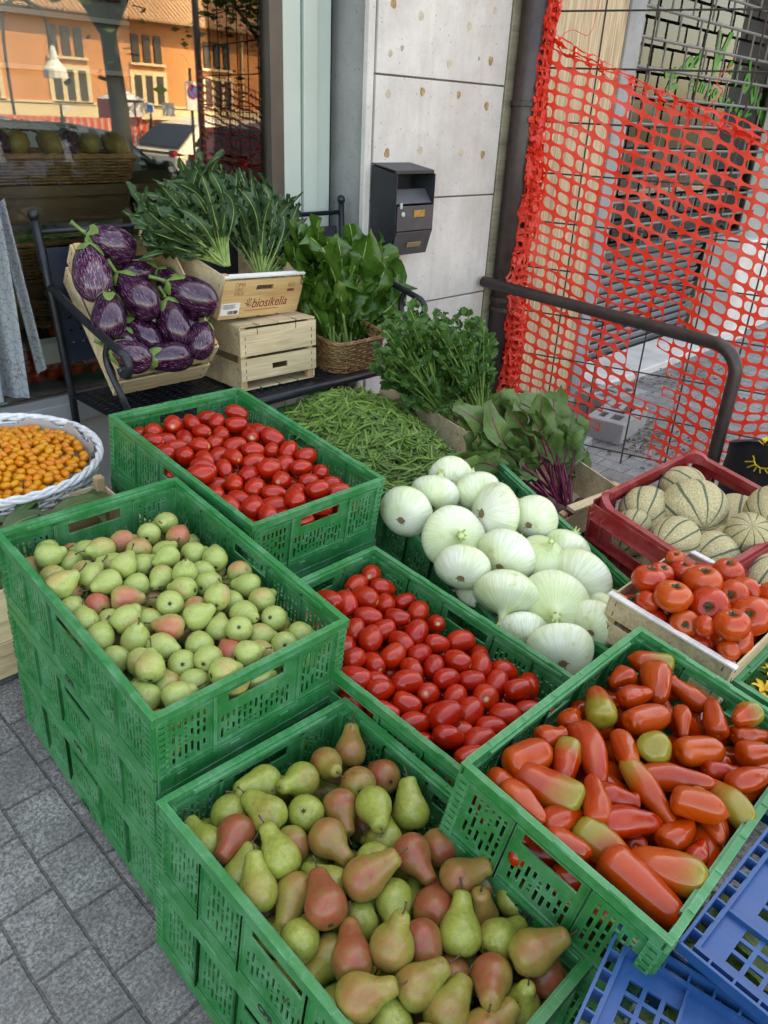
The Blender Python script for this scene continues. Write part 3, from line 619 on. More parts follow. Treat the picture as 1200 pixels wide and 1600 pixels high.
# ------------------------------------------------------------------ concrete blocks
def block(M, label):
    o = empty('concrete_block', M, label, 'block', 'hollow concrete blocks behind the net')
    mb = MB(); hs = [(.06, .05, .15, .11), (.06, .14, .15, .18), (.24, .05, .34, .11), (.24, .14, .34, .18), (.18, .07, .21, .16)]
    mb.panel(.40, .22, .12, hs, Matrix.Rotation(R(-90), 4, 'X'), 0, 0); b_ = mb.build('block_body', conc_d, o, bevel=.004); b_.location = (-.2, -.11, .06)
    return o
block(T(3.96, 1.90, gz(3.96, 1.9)) @ Matrix.Rotation(R(8), 4, 'Z'), 'grey hollow concrete block nearest the beet leaves')
block(T(4.28, 2.12, gz(4.3, 2.1)) @ Matrix.Rotation(R(-12), 4, 'Z'), 'second grey concrete block against the marble step')
mb = MB(); mb.box((0, 0, 0), (.60, .22, .05), T(3.35, 1.95, -.155) @ Matrix.Rotation(R(5), 4, 'Z')); tag(mb.build('stone_slab', conc_d, bevel=.005), 'flat grey stone slab lying beneath the wire mesh by the block', 'slab')
# ------------------------------------------------------------------ chalkboard bag and yellow ties right of the post
sg = empty('black_bag', T(0, 0, 0), 'black bag with a yellow drawn sun behind the barrier post', 'bag')
bagm = mat('black bag cloth', col=(.008, .009, .014), rough=.55, var=.3, vscale=30, bmp=.5, bscale=12)
q0, q1, q2 = at(1140, 690, 'x', 3.2), at(1260, 690, 'x', 2.9), at(1140, 860, 'x', 3.2)
mb = MB(); n_ = 14
def bagp(i, j, k): 
    p = q0.lerp(q1, i/n_)+(Vector((q0.x, q0.y, -.19))-q0)*(j/n_); p.z -= .0; return p+Vector((k*.10*math.sin(PI*(j+2)/(n_+3)), 0, 0))+Vector((-.02, 0, 0))*mnoise.noise(Vector((i*.4, j*.4, k)))
vs_ = [bagp(i, j, k) for k in (0, 1) for i in range(n_+1) for j in range(n_+1)]; N1 = (n_+1)**2
fs_ = [(k*N1+i*(n_+1)+j, k*N1+(i+1)*(n_+1)+j, k*N1+(i+1)*(n_+1)+j+1, k*N1+i*(n_+1)+j+1) for k in (0, 1) for i in range(n_) for j in range(n_)]
for i in range(n_): fs_ += [(i*(n_+1), (i+1)*(n_+1), N1+(i+1)*(n_+1), N1+i*(n_+1))]
for j in range(n_): fs_ += [(j, j+1, N1+j+1, N1+j)]
mb.add(vs_, fs_); mb.build('bag_body', bagm, sg, smooth=True)
yel = mat('yellow paint', col=(.75, .55, .03), rough=.6)
mb = MB(); bp = lambda u, v: (lambda d: CO+d*(((q0-CO).dot((q1-q0).cross(Vector((0, 0, 1)))))/(d.dot((q1-q0).cross(Vector((0, 0, 1))))))-Vector((.022, 0, 0)))(pray(u, v))
arc = [(1181, 716), (1184, 724), (1191, 729), (1200, 730), (1212, 728)]
mb.tube([bp(*q) for q in arc], .0035, 5)
for a, b in (((1180, 719), (1168, 719)), ((1182, 724), (1171, 728)), ((1185, 728), (1181, 734)), ((1191, 731), (1191, 737)), ((1199, 732), (1203, 737)), ((1182, 715), (1180, 710))): mb.tube([bp(*a), bp(*b)], .0028, 5)
mb.build('drawn_sun', yel, sg)
# ================================================================== ACROSS THE STREET (seen mirrored in the shop window)
render_o = mat('orange render', col=(.62, .26, .10), rough=.9, var=.12, vscale=.6)
cream = mat('cream surround', col=(.70, .56, .34), rough=.8, var=.08)
shut = mat('dark window', col=(.06, .05, .045), rough=.3)
tile = mat('clay roof tiles', lambda nt, b, tc: lk(nt, ramp(nt, noi(nt, mapv(nt, tc.outputs['Object'], (6, 2, 2)), 2, 5, .7), [(.35, (.34, .18, .10)), (.65, (.58, .38, .24))]), b.inputs['Base Color']), rough=.9)
YB = -44.8
H = empty('orange_house', T(31, YB, 0), 'long orange rendered house with cream window surrounds and clay tile roof, mirrored in glass', 'house'); H.matrix_world = T(0, 0, 0)
mb = MB(); mb.box((34, YB-5, 2.8), (46, 10, 6.2)); mb.build('wall', render_o, H)
mb = MB(); mb.box((34, YB+.06, .35), (46, .12, 1.3)); mb.box((34, YB+.08, 1.12), (46, .2, .12)); mb.build('plinth', cream, H)
mb = MB(); mb.add([(10.4, YB+.9, 5.75), (57.6, YB+.9, 5.75), (57.6, YB-5, 9.6), (10.4, YB-5, 9.6), (57.6, YB-10.6, 5.6), (10.4, YB-10.6, 5.6)], [(0, 1, 2, 3), (3, 2, 4, 5)])
for k in range(150):
    x = 10.5+.315*k; mb.tube([(x, YB+.9, 5.78), (x, YB-5, 9.63)], .085, 5, False)
rf = mb.build('roof', tile, H)
for x in (31.5, 24.2, 39): MB().box((x, YB-2.6, 8.8), (1.3, .9, 2.2)).box((x, YB-2.6, 9.95), (1.6, 1.2, .15)).build('chimney', render_o, rf)
for i, x in enumerate(np.arange(14.2, 56, 5.25)):
    for z0, z1, lower in ((3.55, 5.05, 0), (1.25, 2.85, 1)):
        wd = MB().box((x, YB+.03, z0-.09), (2.5, .3, .14)).build('window', cream, H)
        if lower:
            mb = MB(); mb.box((x, YB+.04, (z0+z1)/2), (2.6, .10, z1-z0+.5)); mb.build('surround', cream, wd)
        for dx in (-.78, 0, .78): MB().box((x+dx, YB+.08, (z0+z1)/2), (.48, .08, z1-z0)).build('pane', shut, wd)
MB().tube([(37.2, YB+.15, -.2), (37.2, YB+.15, 5.8)], .09, 8).build('gutter_pipe', cream, H)
# hoarding with signs and red cabin
hm = mat('red barrier mesh', lambda nt, b, tc: lk(nt, mixc(nt, ramp(nt, mth(nt, 'SINE', mth(nt, 'MULTIPLY', objz(nt, tc, 0), 40)), [(.3, (0,)*3), (.6, (1,)*3)]), (.75, .10, .07), (.70, .42, .30)), b.inputs['Base Color']), rough=.8)
YH = -12.4
HO = empty('site_hoarding', T(0, 0, 0), 'red mesh site hoarding with yellow warning signs across the street', 'hoarding')
MB().box((10.5, YH, .45), (13, .05, 1.15)).build('mesh_screen', hm, HO)
for x in np.arange(4.2, 17, 2.1): MB().tube([(x, YH+.05, -.2), (x, YH+.05, 1.25)], .025, 6).build('hoarding_post', midgrey, HO)
def signp(u0, v0, u1, v1, yv, mtl, nm, par, push=0):
    a, b = at(u0, v0, 'y', yv), at(u1, v1, 'y', yv); x0, x1, z0, z1 = min(a.x, b.x), max(a.x, b.x), min(a.z, b.z), max(a.z, b.z)
    MB().box(((x0+x1)/2, 5.2-yv+.06+push, (z0+z1)/2), (x1-x0, .02, z1-z0)).build(nm, mtl, par); return x0, x1, z0, z1
white = mat('white sign', col=(.8, .8, .78), rough=.6); yell = mat('yellow warning', col=(.85, .45, .02), rough=.6); bluep = mat('blue sign', col=(.03, .16, .55), rough=.6)
redp = mat('red cabin paint', col=(.62, .02, .02), rough=.5)
for (u0, u1) in ((195, 208), (209, 222)):
    x0, x1, z0, z1 = signp(u0, 160, u1, 183, 17.5, white, 'sign', HO); xm = (x0+x1)/2; hh = (z1-z0)
    mb = MB(); mb.add([(x0+.02, YH+.14, z0+.4*hh), (x1-.02, YH+.14, z0+.4*hh), (xm, YH+.14, z1-.02)], [(0, 1, 2)]); mb.build('warning_triangle', yell, HO)
signp(223, 160, 238, 178, 17.5, white, 'sign', HO); signp(227, 163, 236, 174, 17.5, bluep, 'sign', HO, .02); signp(251, 160, 271, 182, 17.5, white, 'sign', HO); signp(97, 164, 108, 174, 17.5, white, 'sign', HO)
CB = empty('red_site_cabin', T(0, 0, 0), 'red site toilet cabin with white roof beside the hoarding', 'cabin')
a, b = at(186, 150, 'y', 18.4), at(222, 210, 'y', 18.4)
MB().box(((a.x+b.x)/2, 5.2-18.9, .55), (b.x-a.x, 1.1, 1.7)).build('body', redp, CB)
mb = MB(); xa, xb, zt = a.x-.04, b.x+.04, 1.40; mb.add([(xa, -12.9, zt), (xb, -12.9, zt), (xb, -14.2, zt), (xa, -14.2, zt), ((xa+xb)/2, -13.5, zt+.22)], [(0, 1, 4), (1, 2, 4), (2, 3, 4), (3, 0, 4), (3, 2, 1, 0)]); mb.build('roof', white, CB)
# cars
tyre = mat('tyre', col=(.02, .02, .02), rough=.9); rim_m = mat('rim', col=(.5, .5, .5), rough=.3, metal=.8)
def car(M, paint, label, Lc=4.0, Hc=1.42, W=1.65):
    o = empty('parked_car', M, label, 'car', 'cars parked across the street')
    prof = [(-.5, .2), (-.5, .42), (-.485, .58), (-.36, .66), (-.20, .70), (.30, .70), (.45, .62), (.5, .45), (.5, .2)]
    def ext(pts, w0, w1=None, zs=None):
        mb = MB(); n = len(pts); rows = []
        for sy, wf in ((-1, .94), (-.92, 1), (.92, 1), (1, .94)):
            rows += [(x*Lc*(1 if abs(sy) < 1 else .985), sy*w0/2*(1 if w1 is None else (w0+(w1-w0)*max(0, (z-.62)/.38))/w0), z*Hc*(1 if abs(sy) < 1 else .985)) for x, z in pts]
        mb.add(rows, [(r*n+i, r*n+(i+1) % n, (r+1)*n+(i+1) % n, (r+1)*n+i) for r in range(3) for i in range(n)]+[tuple(range(n-1, -1, -1)), tuple(range(3*n, 4*n))]); return mb
    ext(prof, W).build('body', paint, o)
    ext([(-.47, .62), (-.33, .93), (-.2, .985), (.05, 1.0), (.16, .96), (.34, .66)], W*.97, W*.72).build('cabin_shell', paint, o)
    for sy in (-1, 1):
        gl = MB()
        for xs_ in ([(-.40, .70), (-.315, .90), (-.17, .93), (-.17, .70)], [(-.145, .70), (-.145, .93), (.03, .94), (.03, .70)], [(.055, .70), (.055, .93), (.15, .90), (.285, .70)]):
            gl.add([(x*Lc, sy*(W*.97/2*(1-(.25*max(0, z-.62)/.38))+.012), z*Hc) for x, z in xs_], [(0, 1, 2, 3)])
        gl.build('side_windows', carglass, o)
        if sy == 1:
            for xa, za, xb, zb in ((-.452, .68, -.345, .92), (.325, .69, .185, .94)): MB().add([((xa-.004*(1 if xa < 0 else -1))*Lc, k*W*.42, za*Hc) for k in (-1, 1)]+[((xb-.004*(1 if xa < 0 else -1))*Lc, k*W*.36, zb*Hc) for k in (1, -1)], [(0, 1, 2, 3)]).build('windscreen', carglass, o)
        for wx in (-.315, .315):
            t = MB().lathe([(.0, -.1), (.30, -.1), (.31, -.06), (.31, .06), (.30, .1), (0, .1)], 20, lambda v, a, t: Vector((wx*Lc+v.x, sy*(W/2-.08)+v.z, .31+v.y))).build('wheel', tyre, o)
            MB().lathe([(0, -.105), (.2, -.105), (.2, .105), (0, .105)], 10, lambda v, a, t: Vector((wx*Lc+v.x, sy*(W/2-.08)+v.z*1.05, .31+v.y))).build('rim', rim_m, t)
        MB().box((-.478*Lc, sy*W*.38, .60*Hc), (.06, .16, .12)).build('tail_light', mat('tail light', col=(.4, .02, .02), rough=.3), o)
        MB().box((.478*Lc, sy*W*.38, .58*Hc), (.12, .28, .14)).build('headlight', mat('headlight', col=(.7, .7, .72), rough=.2), o)
    return o
cp = lambda n, c: mat(n, col=c, rough=.25, coat=.6)
car(T(4.9, -8.6, -.2) @ Matrix.Rotation(R(0), 4, 'Z'), cp('slate blue paint', (.05, .10, .19)), 'small slate blue car, leftmost of those mirrored in the window', 3.6, 1.33)
car(T(3.9, -4.9, -.2) @ Matrix.Rotation(R(180), 4, 'Z'), cp('deep blue paint', (.035, .065, .13)), 'deep blue car parked nearest the stall across the road', 3.8, 1.34)
car(T(9.5, -7.6, -.2) @ Matrix.Rotation(R(0), 4, 'Z'), cp('white car paint', (.78, .74, .62)), 'white hatchback behind the deep blue car', 3.9, 1.38)
car(T(9.3, -5.4, -.2) @ Matrix.Rotation(R(0), 4, 'Z'), cp('charcoal car paint', (.03, .035, .04)), 'charcoal grey car, rightmost of those mirrored in the window', 4.0, 1.38)
# no parking sign
ns = empty('no_parking_sign', T(0, 0, 0), 'no parking sign board on a pole across the street', 'road sign'); p = at(301, 150, 'y', 10.0); yy = 5.2-10
MB().box((p.x, yy, p.z), (.20, .02, .34)).build('sign_board', white, ns); MB().tube([(p.x, yy-.03, -.2), (p.x, yy-.03, 1.8)], .02, 8).build('pole', midgrey, ns)
disc = lambda r, y0, m, n: MB().lathe([(0, -.002), (r, -.002), (r, .002), (0, .002)], 20, lambda v, a, t: Vector((p.x+v.x, y0+v.z, p.z+.05+v.y))).build(n, m, ns)
disc(.085, yy+.014, redp, 'red_ring'); disc(.066, yy+.019, bluep, 'blue_disc'); MB().box((0, 0, 0), (.13, .003, .018), T(p.x, yy+.023, p.z+.05) @ Matrix.Rotation(R(45), 4, 'Y')).build('red_bar', redp, ns)
# street lamp
lp = empty('street_lamp', T(0, 0, 0), 'curved street lamp with bell shade across the street', 'street lamp'); p = at(86, 108, 'y', 22)
MB().tube(bspl([(p.x-1.2, -16.8, -.2), (p.x-1.2, -16.8, 2.6), (p.x-.9, -16.8, 3.4), (p.x-.2, -16.8, 3.3), (p.x, -16.8, p.z+.6)], 8), .04, 6).build('lamp_post', midgrey, lp)
MB().lathe([(.3, -.2), (.28, .0), (.12, .2), (.06, .5), (0, .52)], 12, lambda v, a, t: v+Vector((p.x, -16.8, p.z))).build('shade', white, lp)
# street tree
bark = mat('dark bark', col=(.05, .038, .028), rough=.9, var=.4, vscale=9, bmp=.6, bscale=20)
tleaf = mat('street tree leaf', lambda nt, b, tc: lk(nt, ramp(nt, noi(nt, tc.outputs['Object'], 2, 3), [(.35, (.03, .06, .012)), (.7, (.09, .15, .03))]), b.inputs['Base Color']), rough=.6)
add_transl(tleaf, .3)
def tree(x, y, h, label, seed, spread=2.3):
    o = empty('street_tree', T(x, y, -.2), label, 'tree', 'trees along the kerb'); r_ = random.Random(seed)
    MB().tube(bspl([(0, 0, 0), (.04, .03, h*.35), (-.03, .05, h*.7), (.1, 0, h)], 5), [.15*(1-.045*i) for i in range(16)], 10).build('trunk', bark, o, smooth=True)
    mb = MB()
    for k in range(2600):
        cl = r_.random()*2*PI; el = r_.gauss(0, 1); rr = spread*(r_.random()**.5)*(.75+.35*math.sin(cl*3+seed)*math.cos(el*2)); c = Vector((rr*math.cos(cl), rr*math.sin(cl), h+.5+el*.75-.12*rr*rr*.4)); s_ = r_.uniform(.05, .11)
        M = T(*c) @ Matrix.Rotation(r_.random()*6.3, 4, 'Z') @ Matrix.Rotation(r_.uniform(-1.2, 1.2), 4, 'X'); mb.add([M @ Vector(q) for q in ((-s_, 0, 0), (0, -s_*.6, 0), (s_, 0, 0), (0, s_*.6, 0))], [(0, 1, 2, 3)])
    mb.build('crown', tleaf, o)
    for k in range(5):
        a = k*1.3; MB().tube(bspl([(0, 0, h*.6), (.6*math.cos(a), .6*math.sin(a), h*.85), (1.5*math.cos(a), 1.5*math.sin(a), h+.5)], 4), [.07-.006*i for i in range(9)], 6).build('limb', bark, o)
    return o
p = at(178, 150, 'y', 9.4); tree(p.x, 5.2-9.4, 3.7, 'dark trunked street tree nearest the window, leaves hanging low', 11, 2.0)
tree(12.8, -10.5, 3.6, 'leafy street tree beyond the charcoal car', 5)
# ================================================================== THE STALL: crates, baskets, bench
def slots(r_, x0, x1, z0, z1, pitch=.0115, sw=.0058, zu=.0098):
    H = []; n = int((x1-x0)/pitch); off = (x1-x0-n*pitch)/2+(pitch-sw)/2; rows = int((z1-z0)/zu)
    for i in range(n):
        k = r_.choice((0, 0, 1)); x = x0+off+i*pitch
        while k < rows:
            ln = min(r_.choice((1, 2, 2, 3)), rows-k)
            H.append((round(x, 5), round(z0+k*zu, 5), round(x+sw, 5), round(z0+(k+ln)*zu-.0032, 5))); k += ln+0
            if r_.random() < .25: k += 1
    return H
def crate_parts(w, l, h, m, seed=1, walls_long=True):
    r_ = random.Random(seed); t = .0035; out = []
    def wall(L, M, long_):
        mb = MB(); H = []; ribs = []
        z1 = h-.034
        if L > .5: zones = [(.030, .118), (.132, .222), (.236, L-.236), (L-.222, L-.132), (L-.118, L-.030)]
        else: zones = [(.030, .105), (.12, L-.12), (L-.105, L-.030)]
        for k, (a, b) in enumerate(zones):
            hd = (k == len(zones)//2)
            if hd: c_ = (a+b)/2; hw = min(.058, (b-a)/2-.008); H.append((round(c_-hw, 5), round(h-.056, 5), round(c_+hw, 5), round(h-.030, 5)))
            H += slots(r_, a, b, .045, (h-.068) if hd else z1)
            ribs += [a-.007, b+.007]
        mb.panel(L, h-.004, t, H, M, 0, 0)
        for x in ribs:
            for s_ in (-1, 1): mb.box((x, s_*.0045, h*.5+.006), (.0045, .0085, h-.05), M)
        mb.box((L/2, 0, .017), (L-.004, .0125, .034), M); mb.box((L/2, 0, h-.0255), (L-.006, .0105, .0045), M); mb.box((L/2, 0, .0385), (L-.03, .009, .003), M)
        for x in np.arange(.05, L-.04, .105): mb.box((x, -.0068 if long_ else .0068, .024), (.018, .003, .007), M)
        return mb
    out.append(('side_wall', wall(l, T(w/2-.008, -l/2, -h) @ Matrix.Rotation(R(90), 4, 'Z'), True)))
    out.append(('side_wall', wall(l, T(-w/2+.008, l/2, -h) @ Matrix.Rotation(R(-90), 4, 'Z'), True)))
    out.append(('end_wall', wall(w, T(-w/2, -l/2+.008, -h), True)))
    out.append(('end_wall', wall(w, T(w/2, l/2-.008, -h) @ Matrix.Rotation(R(180), 4, 'Z'), True)))
    mb = MB()
    for s_ in (-1, 1):
        mb.box((s_*(w/2-.0060), 0, -.006), (.012, l-.002, .012)); mb.box((0, s_*(l/2-.0060), -.0055), (w-.0242, .012, .0115))
        mb.box((s_*(w/2-.0025), 0, -.015), (.005, l-.002, .0058)); mb.box((0, s_*(l/2-.0025), -.015), (w-.0102, .005, .0058))
        mb.box((s_*(w/2-.0145), 0, -.0085), (.0048, l-.12, .006)); mb.box((0, s_*(l/2-.0145), -.0085), (w-.12, .0048, .006))
        for q in np.arange(-l/2+.08, l/2-.07, .09): mb.box((s_*(w/2-.0060), q, .0008), (.0095, .030, .0022))
        for q in np.arange(-w/2+.08, w/2-.07, .09): mb.box((q, s_*(l/2-.0060), .0008), (.030, .0095, .0022))
    out.append(('rim', mb))
    for sx in (-1, 1):
        for sy in (-1, 1):
            mb = MB(); mb.box((sx*(w/2-.0135), sy*(l/2-.0135), -h/2-.005), (.021, .021, h-.022))
            for k in range(int((h-.04)/.0135)): mb.box((sx*(w/2-.0045), sy*(l/2-.016), -h+.036+k*.0135), (.0125, .020, .0075)); mb.box((sx*(w/2-.018), sy*(l/2-.0045), -h+.036+k*.0135+.005), (.018, .0115, .0065))
            out.append(('corner_post', mb))
    mb = MB(); hs = [(round(-w/2+.03+i*.026, 5), round(-l/2+.03+j*.026, 5), round(-w/2+.03+i*.026+.015, 5), round(-l/2+.03+j*.026+.015, 5)) for i in range(int((w-.05)/.026)) for j in range(int((l-.05)/.026))]
    mb.panel(w-.01, l-.01, .004, hs, T(0, 0, -h+.008) @ Matrix.Rotation(R(-90), 4, 'X') @ Matrix.Scale(-1, 4, (0, 0, 1)), -w/2+.005, -l/2+.005)
    out.append(('base', mb)); return out
CRP = {}
def plastic_crate(w, l, h, m, M, label, group='green plastic crates of the stall', name='plastic_crate', logo=True):
    key = (round(w, 3), round(l, 3), round(h, 3), m.name)
    if key not in CRP: CRP[key] = [(n, mb.mesh(n, m)) for n, mb in crate_parts(w, l, h, m, len(CRP)+1)]
    o = empty(name, M, label, 'crate', group)
    for n, me in CRP[key]: c = link(n, me, o)
    if logo:
        pl_ = MB().box((-w/2+.0005, 0, -h+.021), (.004, .07, .024)).build('name_field', m, o)
        text('logo_text', 'CPR', .019, ink, T(-w/2-.0017, 0, -h+.021) @ Matrix.Rotation(R(-90), 4, 'Z') @ Matrix.Rotation(R(90), 4, 'X'), pl_, bold=.0006)
    return o
SH = .18
F1 = frame((.632, 1.136, .590), (.123, -.010, -.033)); F2 = frame((.597, .523, .379), (.088, .053, -.017)); F5 = frame((1.06, 1.462, .634), (.128, .019, -.007))
F3 = frame((.998, .809, .422), (.148, .073, .061)); F4 = frame((1.004, .312, .486), (.158, .050, 0)); F6 = frame((1.495, .935, .409), (.273, -.131, -.178)); F7 = frame((1.833, 1.776, .370), (.189, -.013, -.083))
W4, L4 = .571, .353
def stack(Mt, n, labs, w=.4, l=.6, m=None):
    for k in range(n): plastic_crate(w, l, SH, m or green_pl, Mt @ T(0, 0, -SH*.995*k), labs[k])
stack(F1, 3, ['green crate of small green pears, top of the left stack', 'green crate in the middle of the stack under the small green pears', 'green crate at the foot of the stack, standing on the pavers at left'])
stack(F2, 2, ['green crate of large blushed pears at the front', 'green crate on the pavers beneath the large blushed pears'])
stack(F5, 3, ['green crate of plum tomatoes in front of the bench', 'green crate directly under the rear plum tomatoes', 'lowest green crate under the rear plum tomatoes'])
stack(F3, 2, ['green crate of plum tomatoes between the two pear crates and the onions', 'green crate beneath the middle plum tomatoes'])
stack(F4, 2, ['green crate of long pointed tomatoes at right', 'green crate beneath the long pointed tomatoes'], W4, L4)
stack(F6, 2, ['green crate heaped with white onions', 'green crate beneath the white onions'])
stack(F7, 1, ['green crate of loose green beans below the bench'])
F8 = frame((1.62, .14, .37), (.12, -.05, -.05)); plastic_crate(.4, .36, SH, green_pl, F8, 'green crate of courgette flowers at the right edge, beside the salad tomatoes')
plastic_crate(.55, .42, .2, black_pl, frame((2.0, .98, .20), (.05, -.03, -.1)), 'black plastic crate under the beet crate beside the melons', 'dark support crates', logo=False)

# red crate: tapered, ribbed, two long openings
FR = frame((1.871, .621, .511), (.118, -.142, -.178)); rw, rl, rh = .391, .344, .215
def red_crate(M, label):
    o = empty('red_crate', M, label, 'crate', 'red melon crates')
    mb = MB()
    def wallM(sx, sy):
        if sy: return (T(sx*0-rw/2, sy*(rl/2-.004), -rh) @ Matrix.Rotation(R(-5*sy), 4, 'X'), rw)
        return (T(sx*(rw/2-.004), -rl/2, -rh) @ Matrix.Rotation(R(5*sx), 4, 'Y') @ Matrix.Rotation(R(90), 4, 'Z'), rl)
    for sx, sy in ((-1, 0), (1, 0), (0, -1), (0, 1)):
        M_, L_ = wallM(sx, sy); mb = MB()
        hs = [(L_/2-.105, rh-.085, L_/2+.105, rh-.040)] + [(L_/2-.13+.055*i, .035, L_/2-.13+.055*i+.035, .06) for i in range(5)]
        hs = [tuple(round(q, 5) for q in H_) for H_ in hs]
        mb.panel(L_, rh, .004, hs, M_)
        out_ = -1 if (sy == -1) else (1 if sy == 1 else (-1 if sx == 1 else 1)); out_ = {(-1, 0): 1, (1, 0): -1, (0, -1): -1, (0, 1): 1}[(sx, sy)]
        for z in (.012, .07, .105, .175): mb.box((L_/2, out_*.008, z), (L_, .013, .004), M_)
        for x in np.arange(.0, L_+.01, L_/9):
            if abs(x-L_/2) < .11: mb.box((x, out_*.006, .055), (.004, .010, .10), M_); continue
            mb.box((x, out_*.007, rh*.46), (.004, .012, rh*.86), M_)
        mb.build('side_wall', red_pl, o)
    mb = MB(); cx, cy = rw/2+.012, rl/2+.012; pts = []
    for k in range(4):
        a0 = [0, 1, 2, 3][k]*90; ccx, ccy = [(1, 1), (-1, 1), (-1, -1), (1, -1)][k]
        for a in range(0, 91, 15): pts.append(Vector((ccx*(cx-.05)+.05*math.cos(R(a0+a)), ccy*(cy-.05)+.05*math.sin(R(a0+a)), .018*ss((a if k in (0, 2) else a)/90)*0)))
    n = len(pts)
    for i in range(n): 
        p, q = pts[i], pts[(i+1) % n]
    vs_ = []; 
    for p in pts:
        d_ = Vector((p.x, p.y, 0)).normalized(); cf = min(abs(p.x)/cx, abs(p.y)/cy); zz = .022*ss((cf-.55)/.4)
        vs_ += [p+Vector((0, 0, zz)), p-d_*.018+Vector((0, 0, zz)), p-d_*.018-Vector((0, 0, .012)), p-d_*.004-Vector((0, 0, .022)), p-Vector((0, 0, .022))]
    fs_ = [(i*5+k, i*5+(k+1) % 5, ((i+1) % n)*5+(k+1) % 5, ((i+1) % n)*5+k) for i in range(n) for k in range(5)]
    mb.add(vs_, fs_); mb.build('rim', red_pl, o)
    MB().box((0, 0, -rh+.003), (rw-.03, rl-.03, .006)).build('base', red_pl, o)
    return o
red_crate(FR, 'worn red plastic crate holding the striped melons')
red_crate(FR @ T(.03, -.415, -.06), 'second red crate of melons cut off by the right edge')
plastic_crate(.42, .38, .20, black_pl, FR @ T(0, 0, -rh-.002), 'black crate under the red melon crate', 'dark support crates', logo=False)

# wooden crates
def wood_crate(w, l, h, M, label, m=wood, ends=None, post_up=.014, levels=2, ph=.022, name='wooden_crate', group='wooden crates', base=True, skip=(), endslats=None):
    o = empty(name, M, label, 'crate', group); t = .005
    lv = {1: [(0, h)], 2: [(0, h*.42), (h*.54, h)]}[levels]
    for sx in (-1, 1):
        for sy in (-1, 1):
            MB().box((sx*(w/2-t-ph/2), sy*(l/2-t-ph/2), -h/2+post_up/2), (ph, ph, h+post_up)).build('corner_post', wood_post, o, bevel=.0015)
    for (a, b) in lv:
        for sx in (-1, 1):
            if ('x', sx) in skip: continue
            s_ = MB().box((sx*(w/2-t/2), 0, (a+b)/2-h), (t, l-.002, b-a)).build('side_slat', m, o, bevel=.001)
            stp = MB()
            for sy in (-1, 1):
                for z in ((a*.75+b*.25)-h, (a*.25+b*.75)-h): stp.box((sx*(w/2+.0004), sy*(l/2-.018), z), (.0012, .0016, .011))
            stp.build('staples', ink, s_)
        for sy in (-1, 1):
            if ('y', sy) in skip: continue
            lw = w-2*t-.001; e_ = ends or m
            s_ = MB().box((0, sy*(l/2-t/2+.001), (a+b)/2-h), (w+.002, t, b-a-.002)).build('end_slat', e_, o, bevel=.001)
            stp = MB()
            for sx in (-1, 1):
                for z in ((a*.75+b*.25)-h, (a*.25+b*.75)-h): stp.box((sx*(w/2-.018), sy*(l/2+.0017), z), (.0016, .0012, .011))
            stp.build('staples', ink, s_)
    if base:
        for k in range(4): MB().box((-w/2+w*(k+.5)/4, 0, -h-.0025), (w/4-.008, l, .004)).build('base_slat', m, o)
    return o
FW = frame((1.555, .459, .452), (.113, -.016, -.029)); WW, WL = .325, .285
wt = wood_crate(WW, WL, .115, FW, 'shallow wooden crate of round salad tomatoes with whitened top slats', post_up=.0)
for sx in (-1, 1): MB().box((sx*(WW/2-.004), 0, .003), (.016, WL+.01, .006)).build('top_slat', wood_white, wt, bevel=.001)
plastic_crate(.36, .34, .17, green_pl, FW @ T(.0, 0, -.125), 'green crate beneath the round salad tomatoes')
FB = frame((2.057, 1.199, .369), (.223, -.101, -.069)); wood_crate(.30, .40, .12, FB, 'wooden crate of beetroot with purple stalks', levels=1)
o_ = MB().box((0, 0, 0), (.30, .03, .012), FB @ T(.015, -.20, .012) @ Matrix.Rotation(R(10), 4, 'Y')).build('loose_plank', wood, bevel=.001); tag(o_, 'loose pale wooden slat lying across the end of the beet crate', 'slat')
FC = frame((2.231, 1.773, .436), (.242, .009, .062)); wood_crate(.30, .40, .12, FC, 'wooden crate of leafy celery bunches', levels=1, post_up=.03)
# aubergine crate leaning back on the bench
FE = frame((1.245, 2.193, .848), (.77, -.084, -.106)); EW, EL, EH = .31, .42, .19
wood_crate(EW, EL, EH, FE, 'wooden crate of striped aubergines tilted up on the bench', post_up=.012)
# chicory crate on the upturned crate
FBIO = frame((1.649, 2.346, .94), (.265, .085, .103)); BW, BL, BH = .375, .44, .145
bio = wood_crate(BW, BL, BH, FBIO, 'printed wooden crate of chicory on top of the upturned crate', ends=wood_print, levels=1, post_up=.0)
for c_ in list(bio.children):
    if c_.name.startswith('end_slat') and min(v.co.y for v in c_.data.vertices) < 0:
        me_ = c_.data
        for g_ in list(c_.children): D.objects.remove(g_)
        D.objects.remove(c_)
EF = T(0, -BL/2+.0015, 0)
hs = [(-.035, -.052, .035, -.036), (-.041, -.048, .041, -.040)]
mb = MB(); mb.panel(BW, BH-.016, .006, [(-.040, -.052, .040, -.035)], T(0, -BL/2, 0), -BW/2, -BH+.001); ep = mb.build('end_board', wood_print, bio, bevel=0)
MB().box((0, -BL/2+.008, -.004), (BW, .022, .007)).build('top_slat', wood_white, bio, bevel=.001)
TX = lambda x, z: T(x, -BL/2-.0034, z) @ Matrix.Rotation(R(90), 4, 'X')
text('brand_text', 'biosikelia', .046, ink_r, TX(.038, -.100), ep, shear=.18, bold=.0003, depth=.0003)
mb = MB(); mb.tube([(-.060+.011*math.cos(a), -BL/2-.0035, -.100+.008*math.sin(a)) for a in np.linspace(.3, 6.0, 16)], .0012, 4)
